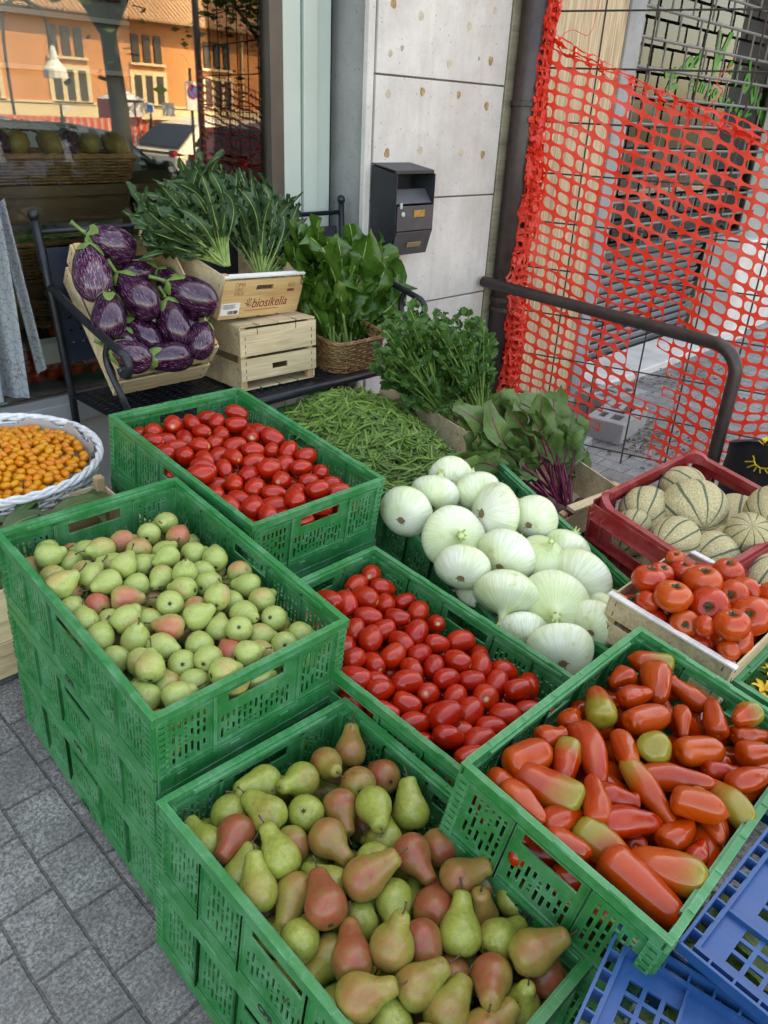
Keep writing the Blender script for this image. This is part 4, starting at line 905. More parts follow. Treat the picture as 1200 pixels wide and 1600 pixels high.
for a in (70, 100, 130, 165): mb.tube([(-.060+.014*math.cos(R(a)), -BL/2-.0035, -.100+.013*math.sin(R(a))), (-.060+.022*math.cos(R(a)), -BL/2-.0035, -.100+.022*math.sin(R(a)))], .0014, 4)
mb.box((-.062, -BL/2-.0035, -.101), (.009, .0006, .006)); mb.build('sun_mark', ink_r, ep)
for t_, x, z, s_ in (('OMA', -.115, -.030, .021), ('ORG', -.118, -.046, .017), ('ITALIA', -.115, -.061, .015), ('BIO', .128, -.042, .022)): text('small_print', t_, s_, mat('faded print', col=(.30, .15, .07), rough=.7), TX(x, z), ep, depth=.0003)
MB().box((.128, -BL/2-.0035, -.060), (.034, .0006, .009)).build('print_block', ink_r, ep)
MB().box((-.055+.06, -BL/2-.0035, -.123), (.16, .0006, .0015)).build('print_line', ink_r, ep)
lb = MB().box((-.142, -BL/2-.004, -.112), (.082, .001, .042)).build('paper_label', paper, bio)
mb = MB(); br_ = random.Random(2)
for k in range(16): mb.box((-.150+k*.0028, -BL/2-.005, -.124), (br_.choice((.0008, .0016)), .0006, .012))
for k in range(5): mb.box((-.150, -BL/2-.005, -.096-.0035*k), (br_.uniform(.03, .06), .0006, .001))
mb.build('barcode', ink, lb)
FL = frame((1.69, 2.265, .722), (-.03, .01, -.06)); LW, LL, LH = .315, .34, .214
lo = wood_crate(LW, LL, LH, FL, 'upturned pale wooden crate on the bench under the chicory crate', post_up=0, levels=2, skip=(('y', -1),))
for (a, b, hole) in ((.115, .205, False), (.030, .105, True)):
    mb = MB(); mb.panel(LW+.004, b-a, .006, [(-.032, .028, .032, .048)] if hole else [], T(0, -LL/2-.002, -LH+a), -LW/2-.002, 0); s_ = mb.build('end_board', wood, lo)
    stp = MB()
    for sx in (-1, 1):
        for z in (.012, .035, .06): stp.box((sx*(LW/2-.018), -LL/2-.0056, -LH+a+z), (.0016, .0012, .011))
    stp.build('staples', ink, s_)
for x in (-.09, .07):
    mb = MB(); mb.tube([(x, -LL/2+.02, .004), (x, -LL/2-.006, .003), (x, -LL/2-.006, -.028)], .0011, 5); mb.build('wire_staple', iron, lo)
for k in range(4): MB().box((-LW/2+LW*(k+.5)/4, 0, .0005), (LW/4-.004, LL+.004, .004)).build('deck_slat', wood, lo)
# wood crate of leaves behind the small pears + another at the foot
FG = frame((.60, 1.60, .495), (.06, -.02, -.04)); wood_crate(.42, .30, .13, FG, 'wooden crate of bay green leaves behind the small pears', post_up=.03, levels=1)
wood_crate(.44, .34, .14, frame((.55, 1.86, .30), (.06, 0, -.02)), 'pale wooden crate low behind the left stack')
wood_crate(.44, .34, .14, frame((.54, 1.88, .15), (.06, 0, -.02)), 'pale wooden crate on the pavers behind the left stack')

# ---------------------------------------------------------------- wicker
def wicker(label, M, base, top, h, m, rings, stakes, r=.0032, name='wicker_basket', rimr=.009, cat='basket', group=None):
    """base/top: functions angle-fraction->(x,y) ; local z from -h (foot) to 0 (rim)"""
    o = empty(name, M, label, cat, group); w_ = MB(); st = MB()
    def P(t, z): a, b = base(t), top(t); k = (z+h)/h; return Vector((a[0]*(1-k)+b[0]*k, a[1]*(1-k)+b[1]*k, z))
    for j in range(stakes): st.tube([P(j/stakes, -h), P(j/stakes, -h/2), P(j/stakes, 0)], r*1.1, 5)
    for i in range(rings):
        z = -h+(i+.5)*h/rings; pts = []
        for j in range(stakes*2):
            t = j/(stakes*2); p = P(t, z); q = P((t+.004) % 1, z); d_ = (q-p).normalized(); n_ = Vector((d_.y, -d_.x, 0))
            off = 0 if j % 2 else (1 if (j//2+i) % 2 else -1)*r*1.5
            pts.append(p+n_*off+Vector((0, 0, mnoise.noise(Vector((j*.3, i*1.7, stakes)))*r*.9)))
        pts.append(pts[0]); w_.tube(pts, r*1.02, 5, False)
    st.build('stakes', m, o); w_.build('weave', m, o, smooth=True)
    mb = MB(); N_ = stakes*3
    for s_ in (0, 1, 2):
        mb.tube([P((j % N_)/N_, 0)+Vector((math.cos(j*2*PI/9+s_*2.1)*rimr*.45*math.copysign(1, 1), math.sin(j*2*PI/9+s_*2.1)*rimr*.2, math.sin(j*2*PI/9+s_*2.1)*rimr*.5)) for j in range(N_+1)], rimr*.55, 6, False)
    mb.build('rim', m, o, smooth=True)
    mb = MB(); n_ = 32; mb.add([P(j/n_, -h+.004) for j in range(n_)], [tuple(range(n_))]); mb.build('bottom', m, o)
    return o
circ = lambda R_, sq=1: (lambda t: (R_*math.cos(2*PI*t), sq*R_*math.sin(2*PI*t)))
def rrect(w, l, r=.03):
    def f(t):
        a = 2*PI*t; c, s = math.cos(a), math.sin(a); k = 6; q = (abs(c)**k+abs(s)**k)**(-1/k); return (w/2*c*q, l/2*s*q)
    return f
FWB = T(.645, 1.985, .548) @ Matrix.Rotation(R(3), 4, 'X')
wicker('round white painted wicker basket of orange cherry tomatoes', FWB, circ(.205), circ(.262), .17, wick_w, 17, 40, .0040, rimr=.0115)
FK = frame((2.045, 2.17, .637), (.10, -.05, -.12)); 
wicker('brown wicker basket of chard standing on the bench', FK, rrect(.215, .26), rrect(.25, .29), .135, wick_b, 13, 30, .0033, rimr=.008)
# ---------------------------------------------------------------- iron bench
bn = empty('iron_bench', T(1.7, 2.25, .05), 'dark iron bench with perforated seat under the window', 'bench'); bn.matrix_world = T(0, 0, 0)
BX0, BX1 = 1.075, 2.335
for x in (BX0, BX1):
    MB().tube([(x-.01*(1 if x < 2 else -1), 2.50, 1.045), (x, 2.475, .80), (x+.01, 2.455, .50), (x+.01, 2.44, -.02)], .0125, 10).build('back_post', iron, bn, smooth=True)
    MB().lathe([(0, -.018), (.012, -.014), (.018, 0), (.013, .014), (0, .018)], 12, lambda v, a, t: v+Vector((x-.01*(1 if x < 2 else -1), 2.50, 1.058))).build('finial', iron, bn, smooth=True)
    MB().tube([(x+.01, 2.04, .49), (x, 2.03, -.03)], .012, 8).build('front_leg', iron, bn, smooth=True)
    sx = -1 if x < 2 else 1
    MB().tube(bspl([(x, 2.47, .845), (x-.02, 2.25, .80), (x-.035, 2.03, .757), (x-.03, 1.99, .742), (x-.028, 1.975, .715), (x-.03, 1.985, .69), (x-.03, 2.01, .685), (x-.03, 2.02, .70)], 6), .0125, 10).build('armrest', iron, bn, smooth=True)
    MB().tube(bspl([(x-.02, 2.09, .765), (x-.03, 2.10, .70), (x-.02, 2.05, .60), (x+.01, 2.035, .50)], 6), .0105, 8).build('arm_support', iron, bn, smooth=True)
MB().tube([(BX0, 2.50, 1.01), (BX1, 2.50, 1.01)], .009, 8).build('top_rail', iron, bn, smooth=True)
MB().tube([(BX0-.01, 2.03, .487), (BX1+.01, 2.03, .487)], .017, 12).build('front_rail', iron, bn, smooth=True)
navy = mat('dark blue steel', col=(.012, .018, .035), rough=.45, var=.25, vscale=20)
hs = [tuple(round(q, 5) for q in (x, z, x+.012, z+.006)) for x in np.arange(.03, BX1-BX0-.04, .035) for z in (.06, .10, .14, .18)]
mb = MB(); mb.panel(BX1-BX0-.03, .36, .003, hs, T(BX0+.015, 2.475, .60) @ Matrix.Rotation(R(-4), 4, 'X')); mb.build('back_plate', navy, bn)
hs = [tuple(round(q, 5) for q in (x, y, x+.017, y+.010)) for i, x in enumerate(np.arange(.02, BX1-BX0-.03, .034)) for y in np.arange(.02, .40, .0245)]
mb = MB(); mb.panel(BX1-BX0, .43, .003, hs, T(BX0, 2.455, .497) @ Matrix.Rotation(R(90), 4, 'X')); mb.build('seat_plate', iron, bn)

# ---------------------------------------------------------------- blue crates at the lower right: upturned, lattice and ribbed band
def blue_crate(M, label, w=.30, l=.42, marks=True):
    o = empty('blue_crate', M, label, 'crate', 'blue lattice crates')
    hs = []; 
    for i in range(11):
        for j in range(15):
            x, y = .022+i*.0235, .035+j*.0245
            if x+.018 > w-.02 or y+.018 > l-.03: continue
            if .09 < x+.008 < .20 and .10 < y < .30: continue
            if i in (3, 8) or j in (4, 10): continue
            if x > .205 and .11 < y < .30: 
                continue
            hs.append(tuple(round(q, 5) for q in (x, y, x+.0175, y+.0185)))
    hs += [tuple(round(q, 5) for q in (.222, .125, .268, .20)), tuple(round(q, 5) for q in (.222, .22, .268, .29))]
    mb = MB(); mb.panel(w, l, .004, hs, T(-w/2, l/2, 0) @ Matrix.Rotation(R(90), 4, 'X')); lat = mb.build('lattice', blue_pl, o)
    mb = MB()
    for x in (.0875, .2085): mb.box((-w/2+x, 0, .005), (.004, l, .010))
    for y in (.130, .279): mb.box((0, l/2-y, .005), (w, .004, .0095))
    for sx in (-1, 1): mb.box((sx*(w/2-.003), 0, -.012), (.006, l, .052)); mb.box((sx*(w/2+.014), 0, .012), (.004, l+.03, .018))
    for sy in (-1, 1): mb.box((0, sy*(l/2-.003), -.012), (w-.012, .006, .052)); mb.box((0, sy*(l/2+.014), .012), (w+.03, .004, .018))
    for k in range(int(l/.032)): 
        for sx in (-1, 1): mb.box((sx*(w/2+.006), -l/2+.02+k*.032, .008), (.014, .003, .02))
    for k in range(int(w/.032)):
        for sy in (-1, 1): mb.box((-w/2+.02+k*.032, sy*(l/2+.006), .008), (.003, .014, .02))
    mb.build('ribs', blue_pl, o)
    for sy in (-1, 1): mb = MB(); mb.panel(w, .10, .004, [tuple(round(q, 5) for q in (.03+k*.03, .02, .05+k*.03, .08)) for k in range(8)], T(-w/2, sy*(l/2-.008), -.135)); mb.build('side_wall', blue_pl, o)
    for sx in (-1, 1): mb = MB(); mb.panel(l, .10, .004, [tuple(round(q, 5) for q in (.03+k*.03, .02, .05+k*.03, .08)) for k in range(12)], T(sx*(w/2-.008), -l/2, -.135) @ Matrix.Rotation(R(90), 4, 'Z')); mb.build('side_wall', blue_pl, o)
    if marks:
        text('raised_lettering', 'BIT', .030, ink_w, T(.0, .012, .0022) @ Matrix.Rotation(R(150), 4, 'Z'), lat, depth=.0006)
        st_ = MB().box((0, 0, 0), (.065, .045, .001), T(-.01, -.03, .003) @ Matrix.Rotation(R(-28), 4, 'Z')).build('sticker', paper, o)
        MB().tube([T(-.01, -.03, .0042) @ Vector((.012*math.cos(a), .009*math.sin(a), 0)) for a in np.linspace(0, 5, 12)], .002, 4).build('sticker_mark', mat('red print', col=(.6, .02, .02), rough=.6), st_)
    return o
def quadframe(pL, pF, pN, z):
    """frame whose far-left corner, far-right and near-left directions pass the three photo corners on a level plane"""
    a, b, c = (at(*p, 'z', z) for p in (pL, pF, pN)); x = (b-a); x.z = 0; wx = x.length; x.normalize(); y = Vector((0, 0, 1)).cross(x); y.normalize(); return a, x, y, wx, (c-a).length
def flat_frame(corner, yawdeg, w, l, tilt=(0, 0)):
    """corner = world point of the far-left rim corner"""
    Rm = Matrix.Rotation(R(yawdeg), 4, 'Z') @ Matrix.Rotation(tilt[0], 4, 'X') @ Matrix.Rotation(tilt[1], 4, 'Y'); M = T(*corner) @ Rm @ T(w/2, -l/2, 0); return M
BC1 = flat_frame(at(972, 1484, 'z', .40), -80, .42, .30, (-.06, .06)); BC2 = flat_frame(at(1080, 1488, 'z', .435), -3, .42, .30, (.05, -.03))
blue_crate(BC1, 'blue lattice crate with a sticker at the lower right corner', .42, .30)
blue_crate(BC2, 'blue lattice crate beside the long tomatoes at the right edge', .42, .30, False)

# ---------------------------------------------------------------- floral curtain at the left + things inside the shop
mb = MB(); nu, nv = 60, 30
def curt(u, v, k):
    x = .79+.145*u+.006*math.sin(v*3+1); z = 1.12-.60*v; fold = .028*math.sin(u*11+v*.8)+.012*math.sin(u*23); return Vector((x+.01*v, 2.47+fold+k*.003, z))
vs_ = [curt(i/nu, j/nv, k) for k in (0, 1) for i in range(nu+1) for j in range(nv+1)]; N1 = (nu+1)*(nv+1)
mb.add(vs_, [(k*N1+i*(nv+1)+j, k*N1+(i+1)*(nv+1)+j, k*N1+(i+1)*(nv+1)+j+1, k*N1+i*(nv+1)+j+1) for k in (0, 1) for i in range(nu) for j in range(nv)]); tag(mb.build('floral_curtain', cloth, smooth=True), 'pale blue floral curtain hanging in folds at the left of the bench', 'curtain')
mb = MB()
def curt2(i, j, k): u, v = i/12, j/20; return Vector((.955+.028*u+.045*v, 2.50+.012*math.sin(u*5)+k*.003, 1.08-.52*v+ .03*u))
vs_ = [curt2(i, j, k) for k in (0, 1) for i in range(13) for j in range(21)]; N1 = 13*21
mb.add(vs_, [(k*N1+i*21+j, k*N1+(i+1)*21+j, k*N1+(i+1)*21+j+1, k*N1+i*21+j+1) for k in (0, 1) for i in range(12) for j in range(20)]); tag(mb.build('floral_tie', cloth, smooth=True), 'narrow slanting strip of floral cloth beside the curtain', 'cloth strip')
dwood = mat('dark table wood', woodfn((.10, .05, .02), (.2, .11, .05)), rough=.6)
tb = empty('display_table', T(1.45, 3.1, .45), 'dark wooden display table inside the shop window', 'table'); tb.matrix_world = T(0, 0, 0)
MB().box((1.35, 3.1, 1.09), (1.6, .55, .035)).build('table_top', dwood, tb); MB().box((1.35, 2.86, 1.03), (1.5, .03, .09)).build('apron', dwood, tb)
for x in (.62, 1.62, 2.1): MB().box((x, 2.88, .75), (.07, .07, .62)).build('leg', dwood, tb)
wicker('long shallow brown wicker tray on the table inside the window', T(1.32, 3.0, 1.20), rrect(.60, .30), rrect(.66, .34), .09, wick_b, 9, 40, .004, rimr=.010, name='wicker_tray')
wicker('brown wicker basket of beans on the floor inside the window', T(1.25, 2.90, .93), rrect(.34, .22), rrect(.38, .26), .13, wick_b, 11, 28, .004)
wicker('brown wicker basket of courgettes lower inside the window', T(1.30, 2.86, .74), rrect(.30, .20), rrect(.34, .24), .10, wick_b, 9, 26, .004)
MB()
tag(MB().box((1.3, 2.98, .72), (1.2, .34, .16)).box((1.3, 2.92, .53), (1.2, .22, .12)).build('display_step', dwood, bevel=.004), 'stepped wooden display stand low inside the window', 'display stand')
cab = empty('fridge_cabinet', T(0, 0, 0), 'pale fridge cabinet with printed panel inside the shop at upper left', 'fridge'); greyp = mat('pale fridge', col=(.42, .44, .46), rough=.4)
MB().box((1.75, 4.4, 1.6), (1.3, .5, 1.9)).build('body', greyp, cab); MB().box((1.75, 4.13, 1.9), (1.2, .02, .18)).build('printed_panel', mat('purple and green print', lambda nt, b, tc: lk(nt, ramp(nt, noi(nt, tc.outputs['Object'], 5, 2), [(.45, (.18, .02, .07)), (.55, (.2, .4, .03))]), b.inputs['Base Color'])), cab)
for z in (1.5, 1.72, 2.1): MB().box((1.75, 4.1, z), (1.22, .06, .02)).build('shelf', white, cab)
# ================================================================== PRODUCE
def smoothprof(P, n=22):
    pts = bspl([(r, z, 0) for r, z in P], 6); L_ = [0]
    for a, b in zip(pts, pts[1:]): L_.append(L_[-1]+(b-a).length)
    out = []; k = 0
    for i in range(n):
        s_ = L_[-1]*i/(n-1)
        while k < len(pts)-2 and L_[k+1] < s_: k += 1
        f = (s_-L_[k])/max(1e-9, L_[k+1]-L_[k]); p = pts[k].lerp(pts[k+1], min(1, f)); out.append((max(.0004, p.x), p.y))
    return out
def lump(seed, amp, bend=0, ribs=0, ra=0, H_=.05, fr=18):
    def f(v, a, t):
        k = 1+amp*mnoise.noise(Vector((v.x*fr+seed*7.1, v.y*fr, v.z*fr)))+(ra*abs(math.cos(a*ribs/2+seed))**.6-ra if ribs else 0)
        p = Vector((v.x*k, v.y*k, v.z)); p.x += bend*(v.z/H_)**2*H_; return p
    return f
VAR = {}
def variants(kind, n, maker):
    VAR[kind] = [maker(i) for i in range(n)]
def m_pear(Rb, top, neck, m, seg_=22):
    def mk(i):
        r_ = random.Random(i+3); k = r_.uniform(.93, 1.07); nk = neck*r_.uniform(.9, 1.12)
        P = [(0, -.86), (.22, -.90), (.5, -.86), (.8, -.62), (.97, -.25), (1, .05), (.93, .42), (.76, .80), (nk*1.25, 1.08), (nk, 1.08+(top-1.1)*.5), (nk*.86, top-.12), (nk*.5, top), (.05, top+.0)]
        P = [(a*Rb, b*Rb*k) for a, b in P]; b_ = r_.uniform(-.12, .12)
        f = lump(i, .10, b_, 0, 0, Rb*1.6, 20); body = MB().lathe(smoothprof(P, 24), seg_, f).mesh('pear', m, True)
        tz = P[-1][1]; tx = b_*(tz/(Rb*1.6))**2*Rb*1.6
        q = r_.uniform(-.35, .35); sl_ = Rb*r_.uniform(.5, .9)
        st = MB().tube(bspl([(tx, 0, tz-.002), (tx+q*.004, .001, tz+sl_*.4), (tx+q*sl_, q*.003, tz+sl_)], 4), [.0019, .0015, .0013, .0012, .0012, .0012, .0013, .0015, .0021], 7).mesh('stem', stem_m, True)
        c_ = MB(); z0 = P[0][1]
        for s_ in range(6):
            a = s_*PI/3; c_.tube([(0, 0, z0+.0005), (.0042*math.cos(a), .0042*math.sin(a), z0-.0016)], [.0018, .0007], 4)
        return body, [('stem', st), ('calyx', c_.mesh('calyx', calyx_d))]
    return mk
variants('pear', 6, m_pear(.0248, 1.50, .40, pear_g)); variants('bigpear', 6, m_pear(.0300, 1.90, .50, pear_c, 26))
def m_plum(i):
    r_ = random.Random(i); a = r_.uniform(.022, .0245); L_ = .031*r_.uniform(.95, 1.05); e = r_.uniform(.0, .12)
    P = [(0, -L_), (a*.42, -L_*.95), (a*.80, -L_*.70), (a*.98, -L_*.28), (a, .08*L_), (a*(.95-e), .45*L_), (a*(.76-e), .78*L_), (a*.42, .965*L_), (a*.15, .975*L_), (0, .955*L_)]
    return MB().lathe(smoothprof(P, 20), 20, lump(i, .05, r_.uniform(-.1, .1), 3 if i % 2 else 0, .02, .03, 12)).mesh('tomato', tom_plum, True), []
variants('plum', 6, m_plum)
def m_long(i):
    r_ = random.Random(i+50); a = .0215*r_.uniform(.92, 1.12); L_ = .047; tip = r_.choice((.10, .22, .5, .15)); w2 = r_.uniform(.72, 1.0); sh = r_.uniform(.9, 1.1)
    P = [(0, -L_*1.0), (a*tip*.7, -L_*.97), (a*(tip+.22), -L_*.86), (a*(w2*.78), -L_*.62), (a*w2, -L_*.25), (a*sh, .2*L_), (a*sh*.98, .58*L_), (a*.86, .84*L_), (a*.5, .985*L_), (a*.2, .99*L_), (0, .955*L_)]
    f0 = lump(i, .12, r_.uniform(-.22, .22), (3, 4, 3, 5)[i % 4], .10, .047, 21)
    sc_ = MB().lathe([(0, .94*L_), (.0042, .945*L_), (.0035, .965*L_), (0, .968*L_)], 9).mesh('stem_scar', mat('stem scar', col=(.33, .26, .13), rough=.9, var=.4, vscale=200))
    return MB().lathe(smoothprof(P, 26), 24, f0).mesh('tomato', tom_long, True), [('stem_scar', sc_)]
variants('long', 9, m_long)
def m_round(i):
    r_ = random.Random(i+9); a = .040; h_ = a*r_.uniform(.70, .84)
    P = [(0, -h_*.96), (a*.4, -h_*.98), (a*.78, -h_*.68), (a*.98, -h_*.12), (a*.97, h_*.30), (a*.80, h_*.72), (a*.5, h_*.95), (a*.25, h_*.93), (a*.08, h_*.80), (0, h_*.78)]
    body = MB().lathe(smoothprof(P, 22), 30, lump(i, .09, 0, 5+i % 3, .05, .04, 14)).mesh('tomato', tom_round, True)
    c_ = MB(); z = h_*.86
    for k in range(6):
        a_ = k*PI/3+r_.uniform(-.2, .2); L_ = r_.uniform(.011, .017); u_ = r_.uniform(-.001, .006); d_ = Vector((math.cos(a_), math.sin(a_), 0)); n_ = Vector((-d_.y, d_.x, 0))
        p = [Vector((0, 0, z+.001)), d_*L_*.45+n_*.0026+Vector((0, 0, z+.0022)), d_*L_*.45-n_*.0026+Vector((0, 0, z+.0022)), d_*L_+Vector((0, 0, z+u_+.001))]
        c_.add(p+[q-Vector((0, 0, .0008)) for q in p], [(0, 2, 3, 1), (4, 5, 7, 6), (0, 1, 5, 4), (1, 3, 7, 5), (3, 2, 6, 7), (2, 0, 4, 6)])
    c_.tube([(0, 0, z-.002), (.001, .001, z+.005), (.003, .0, z+.009)], [.0028, .0019, .0022], 7)
    c_.lathe([(0, z-.0035), (.0065, z-.003), (.0055, z+.001), (0, z+.0018)], 9)
    return body, [('calyx', c_.mesh('calyx', leafcal))]
variants('round', 6, m_round)
def m_melon(i):
    a = .0725; h_ = a*(1.0, .92, 1.06, .88)[i % 4]
    P = [(0, -h_*.99), (a*.35, -h_*.95), (a*.72, -h_*.70), (a*.95, -h_*.30), (a, 0), (a*.95, h_*.32), (a*.73, h_*.70), (a*.35, h_*.94), (a*.08, h_*.965), (0, h_*.95)]
    body = MB().lathe(smoothprof(P, 30), 60, lambda v, an, t: Vector((v.x, v.y, v.z))*(1+.018*abs(math.sin(an*5))**.7-.012+.02*mnoise.noise(Vector((v.x*14+i*3, v.y*14, v.z*14))))).mesh('melon', melon_m, True)
    s_ = MB().tube([(0, 0, h_*.93), (.002, 0, h_*1.02), (.006, .003, h_*1.02+.016*(i % 2)+.006)], [.009, .005, .006], 8).mesh('stem', mat('melon stalk', col=(.34, .33, .16), rough=.8, var=.3, vscale=60), True)
    return body, [('stem', s_)]
variants('melon', 4, m_melon)
def m_onion(i):
    r_ = random.Random(i+90); a = .066; h_ = a*r_.uniform(.58, .80); nl = r_.uniform(.25, .6)
    P = [(0, -h_*.86), (a*.22, -h_*.90), (a*.6, -h_*.72), (a*.92, -h_*.28), (a, .08*h_), (a*.90, h_*.42), (a*.62, h_*.74), (a*.32, h_*.93), (a*.17, h_*1.07), (a*.12, h_*(1.05+nl)), (a*.09, h_*(1.12+nl)), (0, h_*(1.12+nl))]
    body = MB().lathe(smoothprof(P, 30), 40, lump(i, .07, r_.uniform(-.05, .05), 9, .012, .05, 14)).mesh('onion', onion_m, True)
    nk = MB(); zt = h_*(1.06+nl)
    for k in range(6):
        a_ = k*1.05; d_ = Vector((math.cos(a_), math.sin(a_), 0)); nk.tube([d_*a*.05+Vector((0, 0, zt-.012)), d_*a*.10+Vector((0, 0, zt)), d_*a*r_.uniform(.12, .2)+Vector((0, 0, zt+r_.uniform(.004, .014)))], [.004, .0035, .001], 5)
    rt_ = MB(); rt_.lathe([(0, -h_*.93), (.008, -h_*.93), (.010, -h_*.87), (0, -h_*.84)], 10)
    for k in range(10): a_ = r_.random()*6.3; rt_.tube([(.006*math.cos(a_), .006*math.sin(a_), -h_*.9), (.012*math.cos(a_), .012*math.sin(a_), -h_*.9-.004)], .0006, 4)
    return body, [('neck', nk.mesh('neck', onion_neck)), ('roots', rt_.mesh('roots', root_m))]
variants('onion', 6, m_onion)
def m_egg(i):
    r_ = random.Random(i+20); a = .052*r_.uniform(.95, 1.05); L_ = .082*r_.uniform(.92, 1.08)
    P = [(0, -L_), (a*.10, -L_*.995), (a*.55, -L_*.90), (a*.9, -L_*.58), (a, -L_*.22), (a*.93, .18*L_), (a*.76, .52*L_), (a*.60, .78*L_), (a*.42, .93*L_), (0, .97*L_)]
    f = lump(i, .05, r_.uniform(-.1, .1), 0, 0, .08, 12); body = MB().lathe(smoothprof(P, 30), 32, f).mesh('aubergine', egg_m, True)
    cp_ = MB(); n = 30; rows = []
    for j in range(7):
        for k in range(n):
            an = 2*PI*k/n; star = abs(math.cos(an*2.5+i)); lo = L_*(.80-.52*star*(.7+.3*math.sin(k*7+i))); t = j/6; z = L_*.99*(1-t)+lo*t
            rr = np.interp(z, [q[1] for q in P[::1]], [q[0] for q in P]); rr = max(rr, .010)*1.05+.0012; rr = .008*(1-min(1, t*4))+rr*min(1, t*4); p = f(Vector((rr*math.cos(an), rr*math.sin(an), z)), an, 0); rows.append(p)
    cp_.add(rows, [(j*n+k, j*n+(k+1) % n, (j+1)*n+(k+1) % n, (j+1)*n+k) for j in range(6) for k in range(n)])
    st = MB().tube(bspl([(0, 0, L_*.93), (.002, 0, L_*1.12), (.012*r_.uniform(-1, 1), .01, L_*1.12+.035)], 5), [.011, .0085, .007, .0065, .006, .0055, .0055, .006, .006, .0065, .0075], 9).mesh('stalk', egg_cap, True)
    return body, [('calyx', cp_.mesh('calyx', egg_cap, True)), ('stalk', st)]
variants('egg', 6, m_egg)
def m_cherry(i):
    r_ = random.Random(i); a = .0098; L_ = .0135*r_.uniform(.85, 1.15); P = [(0, -L_), (a*.55, -L_*.85), (a*.97, -L_*.3), (a*.98, .3*L_), (a*.6, .85*L_), (a*.2, .97*L_), (0, .95*L_)]
    return MB().lathe(smoothprof(P, 12), 14, lump(i, .05)).mesh('tomato', tom_cherry, True), []
variants('cherry', 4, m_cherry)
def m_bean(i):
    r_ = random.Random(i+5); L_ = r_.uniform(.10, .13); b1, b2 = r_.uniform(-.25, .25), r_.uniform(-.3, .3); P = []
    for k in range(10): t = k/9-.5; P.append((b1*L_*(t*t*4-.3)*.5+b2*L_*t**3*3, .05*L_*math.sin(t*5+i), t*L_))
    return MB().tube(P, [.0012, .0028, .0036, .0038, .0036, .0038, .0037, .0035, .0026, .0007], 7).mesh('bean', bean_m, True), []
variants('bean', 8, m_bean)

def axis_frame(P, ax, xhint=None, scale=(1, 1, 1)):
    z = Vector(ax).normalized(); x = Vector(xhint) if xhint is not None else z.orthogonal(); x = x-z*x.dot(z)
    if x.length < 1e-4: x = z.orthogonal()
    x.normalize(); y = z.cross(x); M = Matrix((x, y, z)).transposed().to_4x4(); return T(*P) @ M @ Matrix.Diagonal((*scale, 1))
def inst(kind, name, M, color, r_=rnd, i=None):
    me, ch = VAR[kind][i if i is not None else r_.randrange(len(VAR[kind]))]
    o = link(name, me); o.matrix_world = M; o.color = (*color, 1)
    for n, cm in ch: c = link(n, cm, o)
    return o
ORD = ['zeroth', 'first', 'second', 'third', 'fourth', 'fifth', 'sixth', 'seventh', 'eighth', 'ninth', 'tenth', 'eleventh', 'twelfth', 'thirteenth', 'fourteenth', 'fifteenth', 'sixteenth']
def plane_hit(u, v, Mt, c):
    n = (Mt.to_3x3() @ Vector((0, 0, 1))).normalized(); p0 = Mt @ Vector((0, 0, c)); d = pray(u, v); return CO+d*((p0-CO).dot(n)/d.dot(n))
